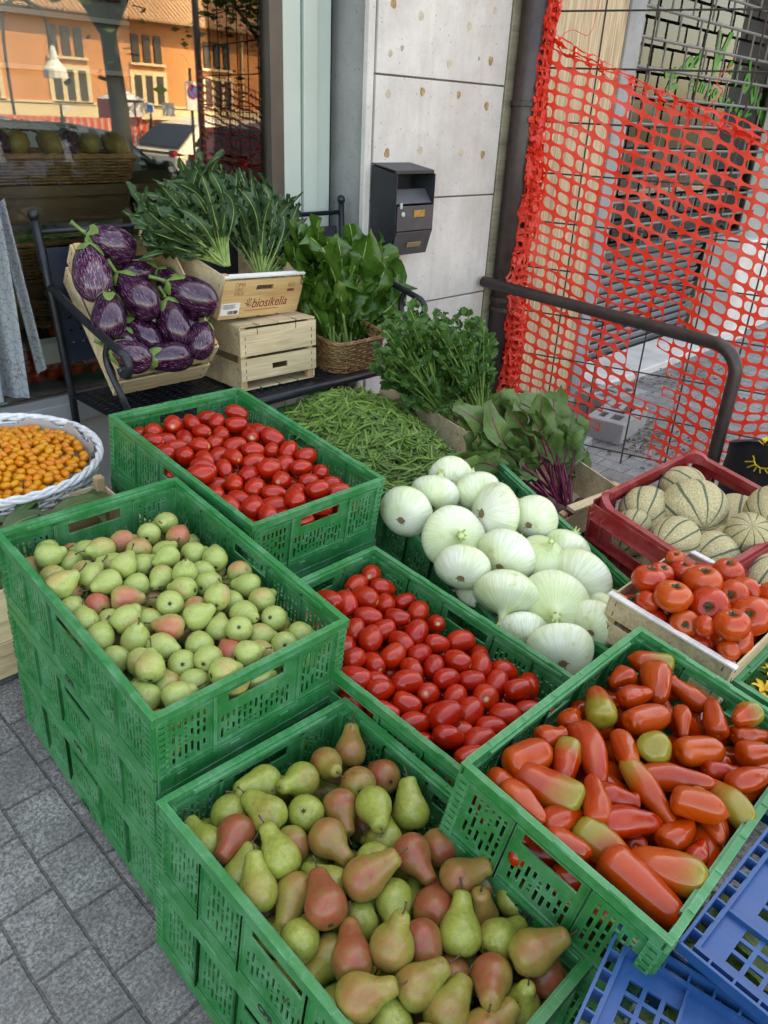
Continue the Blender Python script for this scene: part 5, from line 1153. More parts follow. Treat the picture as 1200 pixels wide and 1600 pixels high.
def heap(Mt, w, l, h, items, kind, cfun, sph, name, cat, desc, where, group, crop, seed=1, fill=None, fillz=1.5, rowsz=7, wallpad=.014, iters=90, tiltamp=.22, anchor=.22, spill=.09):
    """items: (x, y, angle|'F'|'B'|None, dict) in crop coordinates; crop=(x0,y0,scale)"""
    r_ = random.Random(seed); inv = Mt.inverted(); R3 = Mt.to_3x3(); it = []
    for e in items:
        x, y, an = e[:3]; kw = e[3] if len(e) > 3 else {}
        u, v = crop[0]+x/crop[2], crop[1]+y/crop[2]; c = cfun(0, 0)
        for _ in range(4):
            P = plane_hit(u, v, Mt, c); q = inv @ P; c = cfun(q.x, q.y)+kw.get('dz', 0)
        tocam = (CO-P).normalized()
        if an == 'F': ax = tocam+Vector([r_.uniform(-.25, .25) for _ in range(3)])
        elif an == 'B': ax = -tocam+Vector([r_.uniform(-.3, .3) for _ in range(3)])
        elif an == 'U': ax = R3 @ Vector((r_.uniform(-.25, .25), r_.uniform(-.25, .25), 1))
        else:
            if an is None: an = r_.uniform(0, 360)
            P2 = plane_hit(u+12*math.cos(R(an)), v-12*math.sin(R(an)), Mt, c); ax = (P2-P).normalized()+(R3 @ Vector((0, 0, 1)))*(kw['t'] if 't' in kw else r_.uniform(-tiltamp, tiltamp))
        it.append(dict(p=q, ax=(inv.to_3x3() @ ax).normalized(), s=kw.get('s', 1), kw=kw, top=1))
    ntop = len(it)
    if fill:
        step = fill; a = -w/2+step*.6; k = 0
        while a < w/2-step*.4:
            b = -l/2+step*(.6+.4*(k % 2))
            while b < l/2-step*.4:
                ax = Vector((r_.uniform(-1, 1), r_.uniform(-1, 1), r_.uniform(-.4, .4))).normalized()
                aa, bb = a+r_.uniform(-.2, .2)*step, b+r_.uniform(-.2, .2)*step
                it.append(dict(p=Vector((aa, bb, cfun(aa, bb)-fillz*step*.62)), ax=ax, s=r_.uniform(.9, 1.0), kw={}, top=0)); b += step
            a += step*.95; k += 1
    n = len(it); Cc = np.array([i_['p'][:] for i_ in it], float); A0_ = Cc.copy(); AX_ = np.array([i_['ax'][:] for i_ in it]); S_ = np.array([i_['s'] for i_ in it]); top = np.array([i_['top'] for i_ in it], float)
    offs_ = np.array([s_[0] for s_ in sph]); rad = np.array([s_[1] for s_ in sph]); K = len(sph)
    camd = np.array((inv.to_3x3() @ CF)[:]); camd /= np.linalg.norm(camd)
    for step in range(iters):
        SP = Cc[:, None, :]+AX_[:, None, :]*(offs_[None, :]*S_[:, None])[..., None]; RR = rad[None, :]*S_[:, None]
        sp = SP.reshape(-1, 3); rr = RR.reshape(-1); own = np.repeat(np.arange(n), K)
        d = sp[:, None]-sp[None]; dist = np.sqrt((d**2).sum(-1))+1e-9; ov = rr[:, None]+rr[None]-dist; ov[own[:, None] == own[None]] = 0; ov = np.clip(ov, 0, None)
        push = (d/dist[..., None]*ov[..., None])
        wgt = np.where(top[own][:, None] > top[own][None], .30, np.where(top[own][:, None] < top[own][None], .62, .46))
        mv = (push*wgt[..., None]).sum(1); m_ = np.zeros((n, 3)); cnt = np.zeros(n)
        np.add.at(m_, own, mv); np.add.at(cnt, own, (ov > 0).sum(1)); m_ /= np.maximum(1, cnt*.55)[:, None]
        Cc += m_
        if step < iters-12:
            back = (A0_-Cc); lat = back-(back@camd)[:, None]*camd; Cc += (lat*anchor+(back-lat)*anchor*.35)*top[:, None]
        SP = Cc[:, None, :]+AX_[:, None, :]*(offs_[None, :]*S_[:, None])[..., None]
        for ax_, lim in ((0, w/2-wallpad), (1, l/2-wallpad)):
            hi = (SP[..., ax_]+RR).max(1)-lim; lo_ = -(SP[..., ax_]-RR).min(1)-lim; inside = (Cc[:, 2] < spill)
            Cc[:, ax_] -= np.clip(hi, 0, None)*inside; Cc[:, ax_] += np.clip(lo_, 0, None)*inside
        f_ = -h+.008-(SP[..., 2]-RR).min(1); Cc[:, 2] += np.clip(f_, 0, None)
    info = []
    for i in range(n):
        P = Mt @ Vector(Cc[i]); ax = R3 @ Vector(AX_[i]); kw = it[i]['kw']; s_ = it[i]['s']
        bl = kw.get('b', r_.choice((0, .1, .2, .35, .5)) if not top[i] else r_.uniform(0, .25)); g_ = kw.get('g', 0)
        toc = (CO-P).normalized(); xh = toc if bl > .3 else Vector([r_.uniform(-1, 1) for _ in range(3)])
        s_ *= (r_.uniform(.88, 1.12) if kind == 'plum' else r_.uniform(.95, 1.05)); sx = s_*kw.get('w', 1); o = inst(kind, name, axis_frame(P, ax, xh+Vector([r_.uniform(-.3, .3) for _ in range(3)]), (sx, sx, s_*kw.get('l', 1))), (bl, g_, r_.random()), r_)
        if top[i]: info.append((o, pix(P), kw)); 
        else: tag(o, f'{desc} mostly hidden under the top layer in {where}', cat, group+', underneath')
    info.sort(key=lambda q: q[1][1]); nrow = max(1, round(ntop/rowsz)); per = math.ceil(ntop/nrow)
    for k in range(nrow):
        row = sorted(info[k*per:(k+1)*per], key=lambda q: q[1][0])
        for j, (o, _, kw) in enumerate(row):
            d_ = kw.get('d') or (desc if kw.get('b', 0) < .45 or not kw.get('rd') else desc)
            if cat == 'pear' and kw.get('b', 0) > .45: d_ = 'red blushed '+desc.split()[-1] if kw['b'] > .8 else 'pink blushed '+desc.split()[-1]
            if kw.get('g', 0) > .5: d_ = desc+' with green shoulder'
            tag(o, f'{d_}, {ORD[j+1]} from left in {ORD[k+1]} row from back, {where}', cat, group)
    return [q[0] for q in info]
f_ = lambda b: dict(b=b)
# ---- small green pears, upper left crate
GP = [(555,168,'F'),(497,203,75),(595,213,60,f_(.7)),(407,232,200,f_(.62)),(290,268,180),(168,300,10),(110,310,95,f_(.5)),(235,300,160),(345,265,200),(465,262,90,f_(.4)),(545,270,30),(565,290,200),(650,272,20),(703,295,92),(590,312,150),(475,310,20),(370,312,180),(283,328,180,f_(.5)),(185,358,120),(240,382,170,f_(.6)),(305,360,40),(365,375,200),(455,358,200),(553,345,225),(640,335,0),(302,433,130,f_(.85)),(418,415,5,f_(.6)),(235,460,60),(615,385,165),(695,370,40),(805,340,80,f_(.45)),(820,382,175),(590,437,'B'),(735,440,80),(875,425,30),(655,445,200,f_(.5)),(815,470,-40),(912,497,'B'),(500,490,160),(350,545,65),(410,500,30),(320,500,0),(274,520,100),(448,568,'U'),(600,520,175,f_(.65)),(720,510,78),(670,500,20),(800,545,'B'),(855,560,10),(540,592,-20),(660,575,90),(395,620,0),(760,600,120,f_(.9)),(640,630,'B'),(870,605,-20,f_(.4)),(935,568,'B'),(985,550,0),(815,625,20),(705,645,60),(435,690,200),(560,697,100),(530,665,90),(480,655,0),(765,670,20),(725,695,70,f_(.5)),(650,725,10),(490,770,150),(580,775,20),(870,690,10),(800,735,170,f_(.4)),(700,760,30),(520,810,0),(425,335,50),(760,425,100),(610,350,'U'),(135,280,60),(215,395,20,f_(.3))]
PS = lambda Rb, top: [(0, Rb*.97), (Rb*(top-.55), Rb*.52), (Rb*(top-.1), Rb*.3)]
heap(F1, .4, .6, SH, GP, 'pear', lambda a, b: -.058+.028*math.cos(a*6)*math.cos(b*4.2), PS(.0248, 1.5), 'green_pear', 'pear', 'small green pear', 'top left green crate', 'small green pears in the upper left crate', (0, 740, 2.143), 1, fill=.054, fillz=1.35, tiltamp=.4)
# ---- large blushed pears, front crate
b = lambda v: dict(b=v)
CPR_ = [(680,228,-62,b(.5)),(762,222,90,b(.5)),(800,305,90,b(.5)),(882,298,120,b(.75)),(590,288,215,b(.1)),(425,322,200,b(0)),(440,455,145,b(.1)),(300,470,60,b(.1)),(195,555,130,b(.1)),(320,588,240,dict(b=1.25,d='dark red blushed pear')),(598,428,'B',b(0)),(735,395,-70,b(.62)),(868,425,-80,b(.25)),(1005,425,112,b(.1)),(1105,570,10,b(.6)),(690,535,-50,b(.55)),(520,580,205,b(.45)),(850,625,'B',b(.35)),(1000,612,-55,b(.8)),(522,715,-112,b(.35)),(690,705,145,b(.2)),(375,755,100,b(.1)),(950,775,-90,b(.15)),(655,850,105,b(.95)),(535,880,70,b(0)),(800,855,190,b(0)),(1055,940,-65,b(.75)),(625,1030,225,b(.3)),(800,1025,95,b(.7)),(935,1000,'U',b(.45)),(1110,752,80,b(.85)),(1172,708,10,b(.5)),(780,1165,8,b(.45)),(1000,1140,30,b(.35)),(910,1238,120,b(.1)),(1140,1212,60,b(.35)),(460,690,120,b(.2)),(905,545,90,b(.1)),(820,740,20,b(.6)),(300,690,60,b(.1)),(980,1060,40,b(.3)),(1280,722,10,b(.45)),(1450,798,'B',b(.1)),(1292,898,'U',b(.55)),(1630,935,122,b(.5)),(1455,1010,15,b(.45)),(1475,918,60,b(.1)),(1310,1075,-100,b(.75)),(1600,1125,90,b(.9)),(1445,1190,'U',b(.1)),(1185,930,90,b(.1)),(1250,1215,40,b(.45)),(1350,980,40,b(.3)),(1560,1040,80,b(.3)),(1170,1085,100,b(.6)),(700,1240,40,b(.2)),(1060,1240,0,b(.5))]
heap(F2, .4, .6, SH, CPR_, 'bigpear', lambda a, b: -.052+.03*math.cos(a*6)*math.cos(b*4), PS(.030, 2.05), 'blushed_pear', 'pear', 'green russet pear', 'front crate', 'large blushed pears in the front crate', (240, 1100, 2.5), 2, fill=.062, fillz=1.4, tiltamp=.6)
# ---- plum tomatoes, middle crate
PT = [(197,460,'F'),(155,515,None),(250,520,0),(105,585,-60),(183,560,-30),(265,585,None),(335,578,10),(397,612,60),(307,633,-20),(195,645,-10),(473,665,'F'),(262,705,20),(205,740,70),(393,707,60),(340,755,-40),(470,755,0),(572,742,0),(660,790,'F'),(145,700,80),(290,805,45),(455,840,75),(560,820,-30),(350,900,0),(155,880,-20),(440,945,'F'),(620,900,-10),(715,900,70),(735,860,-10),(545,955,60),(265,940,20),(240,900,None),(275,1010,-20),(370,995,-20),(675,975,'F'),(780,935,10),(845,925,80),(830,995,-10),(380,1070,0),(505,1055,30),(615,1035,50),(745,1030,-20),(675,1090,-10),(510,1130,0),(630,1130,20),(565,1100,None),(445,1015,None),(400,795,30),(375,845,None),(515,895,20),(150,815,40),(215,830,None),(120,770,80),(420,1140,0),(50,570,None),(690,845,None),(600,1180,10),(700,1150,40)]
heap(F3, .4, .6, SH, PT, 'plum', lambda a, b: -.062+.02*math.cos(a*6), [(-.011, .0215), (.011, .0205)], 'plum_tomato', 'tomato', 'red plum tomato', 'middle tomato crate', 'plum tomatoes in the middle crate', (500, 720, 2.609), 3, fill=.048, fillz=1.35, tiltamp=.3)
PT2 = [(278,210,'F',dict(s=1.12)),(205,250,None),(345,205,None),(380,240,-20),(452,200,60),(525,165,-10),(528,215,0),(455,255,None),(435,280,None),(370,295,-20),(210,287,-10),(250,275,0),(300,270,None),(290,300,10),(320,337,'B',dict(s=1.08)),(400,355,None),(442,335,30),(515,297,10),(580,257,'F'),(660,262,-20),(605,235,None),(598,315,0),(655,310,60),(722,310,50),(570,350,20),(510,345,None),(790,332,10),(783,380,10),(710,370,None),(650,385,30),(575,408,40),(482,382,None),(395,393,-10),(450,435,0),(505,455,None),(600,460,45),(700,430,'F'),(770,480,70),(810,440,20),(530,500,-20),(665,480,0),(585,550,60),(665,530,0),(740,530,None),(800,578,10),(870,545,10),(890,450,10),(835,390,80),(840,490,10),(900,470,0),(455,487,None),(505,530,-30),(250,325,None),(240,390,60),(375,430,0),(770,590,0),(330,420,None),(560,600,0),(640,590,None)]
heap(F5, .4, .6, SH, PT2, 'plum', lambda a, b: -.052+.02*math.cos(a*6), [(-.011, .0215), (.011, .0205)], 'plum_tomato', 'tomato', 'red plum tomato', 'rear tomato crate', 'plum tomatoes in the rear crate', (160, 580, 2.5), 4, fill=.048, fillz=1.35, tiltamp=.3)
# ---- long pointed tomatoes
def LT(L_, w=1, g=0, b_=.2): return dict(l=L_/192, w=w*.92, g=g*.95, b=b_)
LTm = [(762,420,170,LT(190,1.1,.9,.3)),(650,475,200,LT(125,1.05,0,.3)),(778,490,-80,LT(200,1.35,0,.8)),(700,545,20,LT(170,1,0,.4)),(565,585,100,LT(195,1.35,.95,.5)),(745,632,18,LT(240,1.15,0,.6)),(912,530,150,LT(175,1,0,.5)),(1010,632,102,LT(215,1.25,0,.1)),(1095,612,200,LT(125,1.25,.9,.4)),(1145,690,0,LT(180,1.1,0,.6)),(880,640,-80,LT(150,.9,0,.3)),(460,640,80,LT(100,1.0,0,.1)),(535,760,-68,LT(270,1.35,0,.25)),(300,772,20,LT(190,1.3,0,.9)),(390,705,10,LT(110,.9)),(440,795,-100,LT(185,1.3,.75,.2)),(672,765,-75,LT(180,1,0,.5)),(775,745,'B',LT(190,1.3,1,.7)),(942,755,5,LT(215,1.2,0,.8)),(1135,782,0,LT(130,1.1,0,.5)),(1045,840,-3,LT(165,.95,0,0)),(1122,890,12,LT(190,1.0,0,.1)),(355,903,150,LT(240,1.4,.75,.15)),(535,940,100,LT(180,1.25,0,.5)),(850,855,-12,LT(250,1.15,0,.5)),(768,930,-50,LT(285,1.15,.6,.4)),(635,915,-12,LT(155,1.1,0,0)),(910,950,-20,LT(175,1.1,0,.7)),(1050,960,135,LT(240,1.25,.95,.1)),(440,1008,20,LT(215,1.1,0,.2)),(270,950,-45,LT(160,1,0,.6)),(200,875,-20,LT(110,1.0,0,.5)),(680,1012,0,LT(210,1.35,0,0)),(1010,1040,-60,LT(200,1.1,.6,.5)),(880,1085,30,LT(150,1,0,.3)),(620,1135,-38,LT(235,1.3,.8,.2)),(830,1185,158,LT(235,1.35,.8,.75)),(1005,1190,-100,LT(260,1.35,0,.6)),(805,1325,-38,LT(300,1.5,0,.5)),(1075,1075,-60,LT(190,1.2,.7,.5)),(955,1360,-60,LT(150,1.1,.6,.5)),(1150,1060,30,LT(160,1,0,.2)),(930,1130,60,LT(120,.8,0,0)),(1170,960,20,LT(150)),(1185,800,70,LT(150,1,0,.4)),(1240,870,40,LT(160)),(440,1090,-30,LT(150,1)),(1230,1000,60,LT(170,1,.5))]
LTm = [(x, y, (a+180 if isinstance(a, (int, float)) else {'B': 'F'}.get(a, a)), k) for x, y, a, k in LTm]
heap(F4, W4, L4, SH, LTm, 'long', lambda a, b: -.042+.028*math.cos(a*4)*math.cos(b*6), [(-.042, .006), (-.020, .0150), (.012, .0190), (.036, .010)], 'pointed_tomato', 'tomato', 'pointed tomato', 'right crate', 'long pointed tomatoes in the right crate', (700, 860, 2.4), 5, fill=.058, fillz=1.3, tiltamp=.15, anchor=.3)
# ---- round salad tomatoes
RT = [(r, ) for r in ()]
RT = [(497,812,'U',97,.3),(605,768,'U',75,.2),(695,690,'U',60,.5),(755,762,'U',85,.2),(818,800,'U',105,.6),(980,760,'U',90,0),(655,890,'U',95,.1),(678,970,'U',103,.9),(890,965,'F',118,0),(1010,890,'F',93,.1),(1130,900,'F',98,.8),(1095,1055,'F',105,.5),(745,1075,'F',80,.8),(915,1145,'U',97,.6),(1075,1140,'F',110,.1),(440,985,'U',95,0),(520,930,30,66,0),(600,1060,60,66,0),(820,1090,0,60,.6),(965,1250,'U',80,0),(1020,1290,10,60,.2),(1200,1000,'U',95,.5),(1210,900,'U',95,.3),(760,1150,50,80,0),(860,1210,0,80,0)]
RT = [(x, y, a, dict(s=r/101, b=b_)) for x, y, a, r, b_ in RT]
heap(FW, WW, WL, .115, RT, 'round', lambda a, b: .008+.02*math.cos(a*7)*math.cos(b*7), [(0, .0345)], 'salad_tomato', 'tomato', 'round ribbed tomato', 'shallow wooden crate', 'round salad tomatoes', (860, 680, 3.53), 6, fill=.075, fillz=1.2, rowsz=5, wallpad=.008, anchor=.35)
# ---- melons
ML = [(668,318,-30,118),(530,430,70,128),(452,492,60,88),(800,462,120,160),(1085,478,80,152),(880,650,20,122),(1038,625,'B',102),(570,630,30,112),(1240,560,60,120),(640,560,20,100),(950,560,0,100)]
ML = [(x, y, a, dict(s=r/130)) for x, y, a, r in ML]
heap(FR, rw, rl+.02, rh, ML, 'melon', lambda a, b: -.055, [(0, .058)], 'striped_melon', 'melon', 'netted striped melon', 'red crate', 'striped melons in the red crate', (860, 680, 3.53), 7, fill=.12, fillz=2.1, rowsz=4, wallpad=.01, anchor=.4, tiltamp=.1)
for k, (u, v, s_) in enumerate(((1190, 905, .9), (1225, 860, .95), (1240, 930, .9))):
    P = plane_hit(u, v, FR @ T(.03, -.415, -.06), -.02); o = inst('melon', 'striped_melon', axis_frame(P, (.3, -.2+.3*k, .8), None, (s_,)*3), (.2, 0, 0)); tag(o, ['netted melon at the right edge with its stripes fanning from the stalk', 'netted melon half cut off by the right edge', 'lower netted melon in the second red crate'][k], 'melon', 'melons in the second red crate')
# ---- onions
ON = [(360,205,60,105),(468,135,75,97),(530,72,80,70),(645,128,110,85),(712,215,12,112,),(870,235,55,92),(542,315,'F',116),(765,395,60,106),(595,450,80,95),(905,400,'U',80),(1010,385,60,75),(765,545,-95,105),(945,588,'F',125),(1040,495,50,112),(675,520,80,75),(850,690,100,80),(935,750,95,104),(1085,640,60,75),(1135,605,40,80)]
ON = [(x, y, a, dict(s=max(.95, r/93), b=.1*(i % 5))) for i, (x, y, a, r) in enumerate(ON)]
heap(F6, .4, .6, SH, ON, 'onion', lambda a, b: .02+.045*math.cos(a*6)*math.cos(b*4)-(.0 if b > -.1 else .02), [(0, .047)], 'white_onion', 'onion', 'flat white onion', 'onion crate', 'white onions heaped in the green crate', (500, 720, 2.609), 8, fill=.12, fillz=1.15, rowsz=5, anchor=.5, tiltamp=.35, iters=60, spill=-.03)
# ---- aubergines
EG = [(435,270,100,1.12,.4),(530,140,155,.98,.2),(645,375,128,1.06,.0),(535,480,92,.92,-.1),(880,375,148,1.06,-.1),(672,545,140,.88,-.4),(800,500,112,.9,-.4),(935,570,75,.86,.0),(620,650,160,.86,.2),(785,650,185,.88,-.1),(700,262,20,.85,-.6),(875,285,120,.8,-.6),(560,590,100,.8,-.4),(895,470,120,.8,-.5),(330,230,95,.85,-.5),(480,600,70,.8,-.5),(720,420,100,.85,-.5)]
EG = [(x, y, a, dict(s=s_, b=b_+.1, dz=(-.03 if b_ < -.3 else 0))) for x, y, a, s_, b_ in EG]
heap(FE, EW, EL, EH, EG, 'egg', lambda a, b: -.012, [(-.030, .048), (.035, .036)], 'striped_aubergine', 'aubergine', 'purple white streaked aubergine', 'tilted wooden crate', 'striped aubergines in the tilted crate', (0, 340, 3.0), 9, fill=None, rowsz=4, wallpad=.0, spill=-.04, anchor=.45, tiltamp=.15, iters=50)
# ---- orange cherry tomatoes in the white basket
r_ = random.Random(12); pts = []; tries = 0
while len(pts) < 290 and tries < 60000:
    tries += 1; a = r_.random()*2*PI; q = .225*math.sqrt(r_.random()); x, y = q*math.cos(a), q*math.sin(a)
    if all((x-p[0])**2+(y-p[1])**2 > .0195**2 for p in pts): pts.append((x, y))
for x, y in pts:
    z = -.035+.045*math.cos(math.hypot(x, y)*5.2)+r_.uniform(-.004, .004); P = FWB @ Vector((x, y, z)); u, v = pix(P)
    if u < -25: continue
    o = inst('cherry', 'cherry_tomato', axis_frame(P, (r_.gauss(0, 1), r_.gauss(0, 1), r_.gauss(0, .35)), None, (r_.uniform(.9, 1.1),)*3), (r_.random(), 0, 0)); tag(o, 'small oval orange cherry tomato in the heap in the white basket', 'tomato', 'orange cherry tomatoes in the white basket')
mb = MB()
for k in range(420):
    a = r_.random()*2*PI; q = .225*math.sqrt(r_.random()); x, y = q*math.cos(a), q*math.sin(a); z = -.052+.045*math.cos(q*5.2); M = axis_frame((x, y, z), (r_.gauss(0, 1), r_.gauss(0, 1), r_.gauss(0, .4))); mb.lathe([(0, -.013), (.0075, -.008), (.0098, 0), (.0075, .008), (0, .013)], 7, lambda v, a_, t: M @ v)
o = mb.build('cherry_tomato_pile', tom_cherry, smooth=True); o.matrix_world = FWB; o.color = (.3, 0, 0, 1); tag(o, 'lower layer of orange cherry tomatoes filling the white basket', 'tomatoes', kind='stuff')
# basket paper lining
mb = MB(); n_ = 48; rows = []
for j, (q, z) in enumerate(((.232, -.06), (.240, -.012), (.246, .004))):
    for k in range(n_):
        a = 2*PI*k/n_; e_ = .022*max(0, mnoise.noise(Vector((math.cos(a)*2.3, math.sin(a)*2.3, j))))*(j == 2) ; w2 = q+.004*math.sin(k*2.1+j); rows.append((w2*math.cos(a), w2*math.sin(a), z+e_*1.6-(.022 if j == 2 and mnoise.noise(Vector((math.cos(a)*3, math.sin(a)*3, 5))) < .1 else 0)))
mb.add(rows, [(j*n_+k, j*n_+(k+1) % n_, (j+1)*n_+(k+1) % n_, (j+1)*n_+k) for j in range(2) for k in range(n_)]); o = mb.build('paper_lining', mat('grey paper', col=(.40, .36, .33), rough=.85, var=.1, vscale=8), smooth=True); o.matrix_world = FWB; tag(o, 'grey brown paper lining inside the white basket', 'paper')
# ---- beans
def bz(x, y): return -.045+.135*math.cos(min(1.5, abs(x)*5.5))*math.cos(min(1.5, abs(y-.02)*4.2))+.012*mnoise.noise(Vector((x*14, y*14, 2)))
r_ = random.Random(21); mb = MB(); nb = 0
def beanM(x, y, dz):
    e = .01; nx = -(bz(x+e, y)-bz(x-e, y))/(2*e); nyy = -(bz(x, y+e)-bz(x, y-e))/(2*e); n_ = Vector((nx, nyy, 1)).normalized()
    a = r_.gauss(R(-35), 1.0); t_ = Vector((math.cos(a), math.sin(a), 0)); t_ = (t_-n_*t_.dot(n_)).normalized()+n_*r_.gauss(0, .10); return axis_frame(F7 @ Vector((x, y, bz(x, y)+dz)), F7.to_3x3() @ t_, F7.to_3x3() @ (n_+Vector((r_.uniform(-1, 1), r_.uniform(-1, 1), 0))), (lambda k_: (k_*1.15, k_*1.15, k_))(r_.uniform(1.05, 1.35)))
while nb < 300:
    x, y = r_.uniform(-.19, .19), r_.uniform(-.29, .27)
    o = inst('bean', 'green_bean', beanM(x, y, r_.uniform(-.001, .009)), (0, 0, 0), r_); tag(o, 'slim green bean lying loose in the heap in the green bean crate', 'bean', 'loose green beans'); nb += 1
bv = [[tuple(v.co) for v in VAR['bean'][i][0].vertices] for i in range(8)]; bf = [[tuple(p.vertices) for p in VAR['bean'][i][0].polygons] for i in range(8)]
for k in range(1100):
    x, y = r_.uniform(-.19, .19), r_.uniform(-.29, .28); M = beanM(x, y, r_.uniform(-.022, .003)); i = r_.randrange(8); mb.add([M @ Vector(q) for q in bv[i]], bf[i])
tag(mb.build('green_bean_pile', bean_stuff_m, smooth=True), 'thick heap of green beans under the topmost ones', 'beans', kind='stuff')

# ================================================================== LEAFY GREENS
def leaf(mb, path, wid, up, jag=0, ja=.3, cup=.25, wave=.0, r_=rnd, prof=None, start=0):
    """blade along path points; width profile prof(t); jagged edge"""
    n = len(path)-1; prof = prof or (lambda t: math.sin(PI*min(1, t*.92+.04))**.7); cols = (-1, -.7, -.35, 0, .35, .7, 1); nc = 7; cw = [.5+q/2 for q in cols]; vs_ = []; ph = r_.random()*6; jj = {(i, s_): ja*((i+(0 if s_ else 1)) % 2)*(.6+.8*r_.random()) for i in range(n+1) for s_ in (True, False)}
    for i, p in enumerate(path):
        t = i/n; tg = (path[min(i+1, n)]-path[max(i-1, 0)]).normalized(); sd = tg.cross(up); sd = sd.normalized() if sd.length > 1e-4 else tg.orthogonal().normalized(); nm = sd.cross(tg)
        wv = wid*prof(t)
        for c in cols:
            k = 1
            if abs(c) >= .7 and jag:
                jk = jj[(i, c > 0)]; k = 1-jk if abs(c) == 1 else 1-jk*.5
            vs_.append(p+sd*(c*wv*k)+nm*(cup*abs(c)**1.5*wv+(wave*wid*math.sin(t*9+c*2.2+ph)*abs(c)))+nm*(wave*wid*.8*(r_.random()-.5)*(abs(c) > .9))+nm*(wave*wid*.55*mnoise.noise(Vector((c*2.2+ph*5, t*7+ph*3, ph)))*min(1, abs(c)*2.5)))
    fs_ = []; uvs = []
    for i in range(n):
        for c in range(6):
            fs_.append((i*7+c, i*7+c+1, (i+1)*7+c+1, (i+1)*7+c)); x0, x1 = cw[c], cw[c+1]; uvs.append(((x0, i/n), (x1, i/n), (x1, (i+1)/n), (x0, (i+1)/n)))
    mb.add(vs_, fs_, uvs)
def bez(a, b, c, n): return [a*((1-t)**2)+b*(2*t*(1-t))+c*t*t for t in [i/n for i in range(n+1)]]
UP = Vector((0, 0, 1))
def curl(pts, r_, amp):
    n = len(pts)-1; L_ = (pts[-1]-pts[0]).length; d0 = (pts[-1]-pts[0]).normalized(); s1 = d0.orthogonal().normalized(); s2 = d0.cross(s1); a1, a2, p1, p2 = r_.gauss(0, amp), r_.gauss(0, amp), r_.random()*2, r_.random()*2
    e1, e2 = r_.gauss(0, amp*1.3), r_.gauss(0, amp*1.3)
    return [p+(s1*(a1*math.sin(i/n*3.1)+e1*max(0, i/n-.5)**2*4)+s2*(a2*math.sin(i/n*3.1)+e2*max(0, i/n-.5)**2*4))*L_*(i/n) for i, p in enumerate(pts)]
def bunch(name, label, cat, base, tips, m, stm, wid, pet=.45, jag=1, ja=.5, jit=.03, copies=3, lift=.35, seg_=14, wave=.1, cup=.2, strad=.0035, stpart='stalks', group=None, prof=None, seed=1, basej=.012, droop=.02, curv=.05):
    r_ = random.Random(seed); o = empty(name, T(*base), label, cat, group); inv = o.matrix_world.inverted(); lm, sm = MB(), MB()
    for tp in tips:
        for k in range(copies):
            t_ = Vector(tp)+Vector([r_.gauss(0, jit) for _ in range(3)])*(1 if k else .3); b_ = Vector(base)+Vector((r_.uniform(-basej, basej), r_.uniform(-basej, basej), 0))
            d_ = t_-b_; L_ = d_.length; mid = b_+d_*.5+UP*L_*lift*.5+Vector([r_.gauss(0, .01) for _ in range(3)]); t_ = t_-UP*L_*droop*r_.random()*3
            pts = curl([inv @ p for p in bez(b_, mid, t_, seg_*2)], r_, curv); ns = int(len(pts)*pet*r_.uniform(.8, 1.15)); 
            bl = pts[max(0, ns-1):]; 
            if len(bl) < 5: continue
            upv = (Vector(-CF)*.6+UP*.5+Vector([r_.gauss(0, .55) for _ in range(3)])).normalized(); rk_ = r_.uniform(.55, 1.0); bl = bl[:max(6, int(len(bl)*(.7+.3*rk_)))]
            leaf(lm, bl, wid*r_.uniform(.65, 1.3), upv, jag, ja, cup, wave, r_, prof)
            nq = len(pts); sm.tube(pts[:max(3, nq-3)], [strad*(1.25-.95*i/nq) for i in range(max(3, nq-3))], 6)
    lm.build('leaves', m, o, smooth=True); sm.build(stpart, stm, o, smooth=True); return o
tp = lambda Y, *L_: [at(u, v, 'y', Y+((i*37) % 7-3)*.012) for i, (u, v) in enumerate(L_)]
chprof = lambda t: (.35+.65*ss(t*2.2))*(1-ss((t-.72)/.28)*.85)
CBs = dict(m=lf_chic, stm=stalk_g, wid=.025, jag=1, ja=.58, prof=chprof, seg_=14, curv=.13, wave=.4, strad=.0028)
bunch('chicory_bunch', 'left bunch of serrated chicory leaves fanning over the printed crate', 'chicory', at(352, 415, 'y', 2.22), tp(2.3, (203, 345), (212, 300), (240, 280), (265, 262), (285, 250), (318, 236), (345, 250), (215, 372), (300, 285), (330, 265), (250, 325), (262, 365), (280, 320), (320, 300)), group='chicory bunches', copies=9, jit=.022, pet=.40, seed=2, lift=.12, **CBs)
bunch('chicory_bunch', 'right bunch of upright chicory leaves behind the printed board', 'chicory', at(408, 445, 'y', 2.26), tp(2.33, (372, 262), (398, 270), (385, 250), (428, 275), (440, 292), (455, 300), (462, 335), (415, 300), (375, 300), (468, 372), (355, 300)), group='chicory bunches', copies=9, jit=.022, pet=.42, seed=3, lift=.05, **CBs)
chp = lambda t: math.sin(PI*min(1, .06+t*.9))**.55*(.75+.4*t)
bunch('chard_bunch', 'bunch of broad dark green chard standing in the wicker basket', 'chard', at(525, 560, 'y', 2.20), tp(2.2, (470, 352), (492, 345), (520, 352), (556, 350), (585, 352), (612, 372), (640, 418), (480, 400), (600, 440), (540, 390), (572, 380), (488, 450), (615, 475), (500, 480), (590, 500), (625, 440), (535, 430), (560, 470), (465, 380), (605, 405)), lf_chard, stalk_g, .060, pet=.36, jag=1, ja=.13, copies=4, jit=.035, seed=4, wave=.55, cup=.25, strad=.0055, lift=.12, prof=chp, curv=.10, basej=.05)
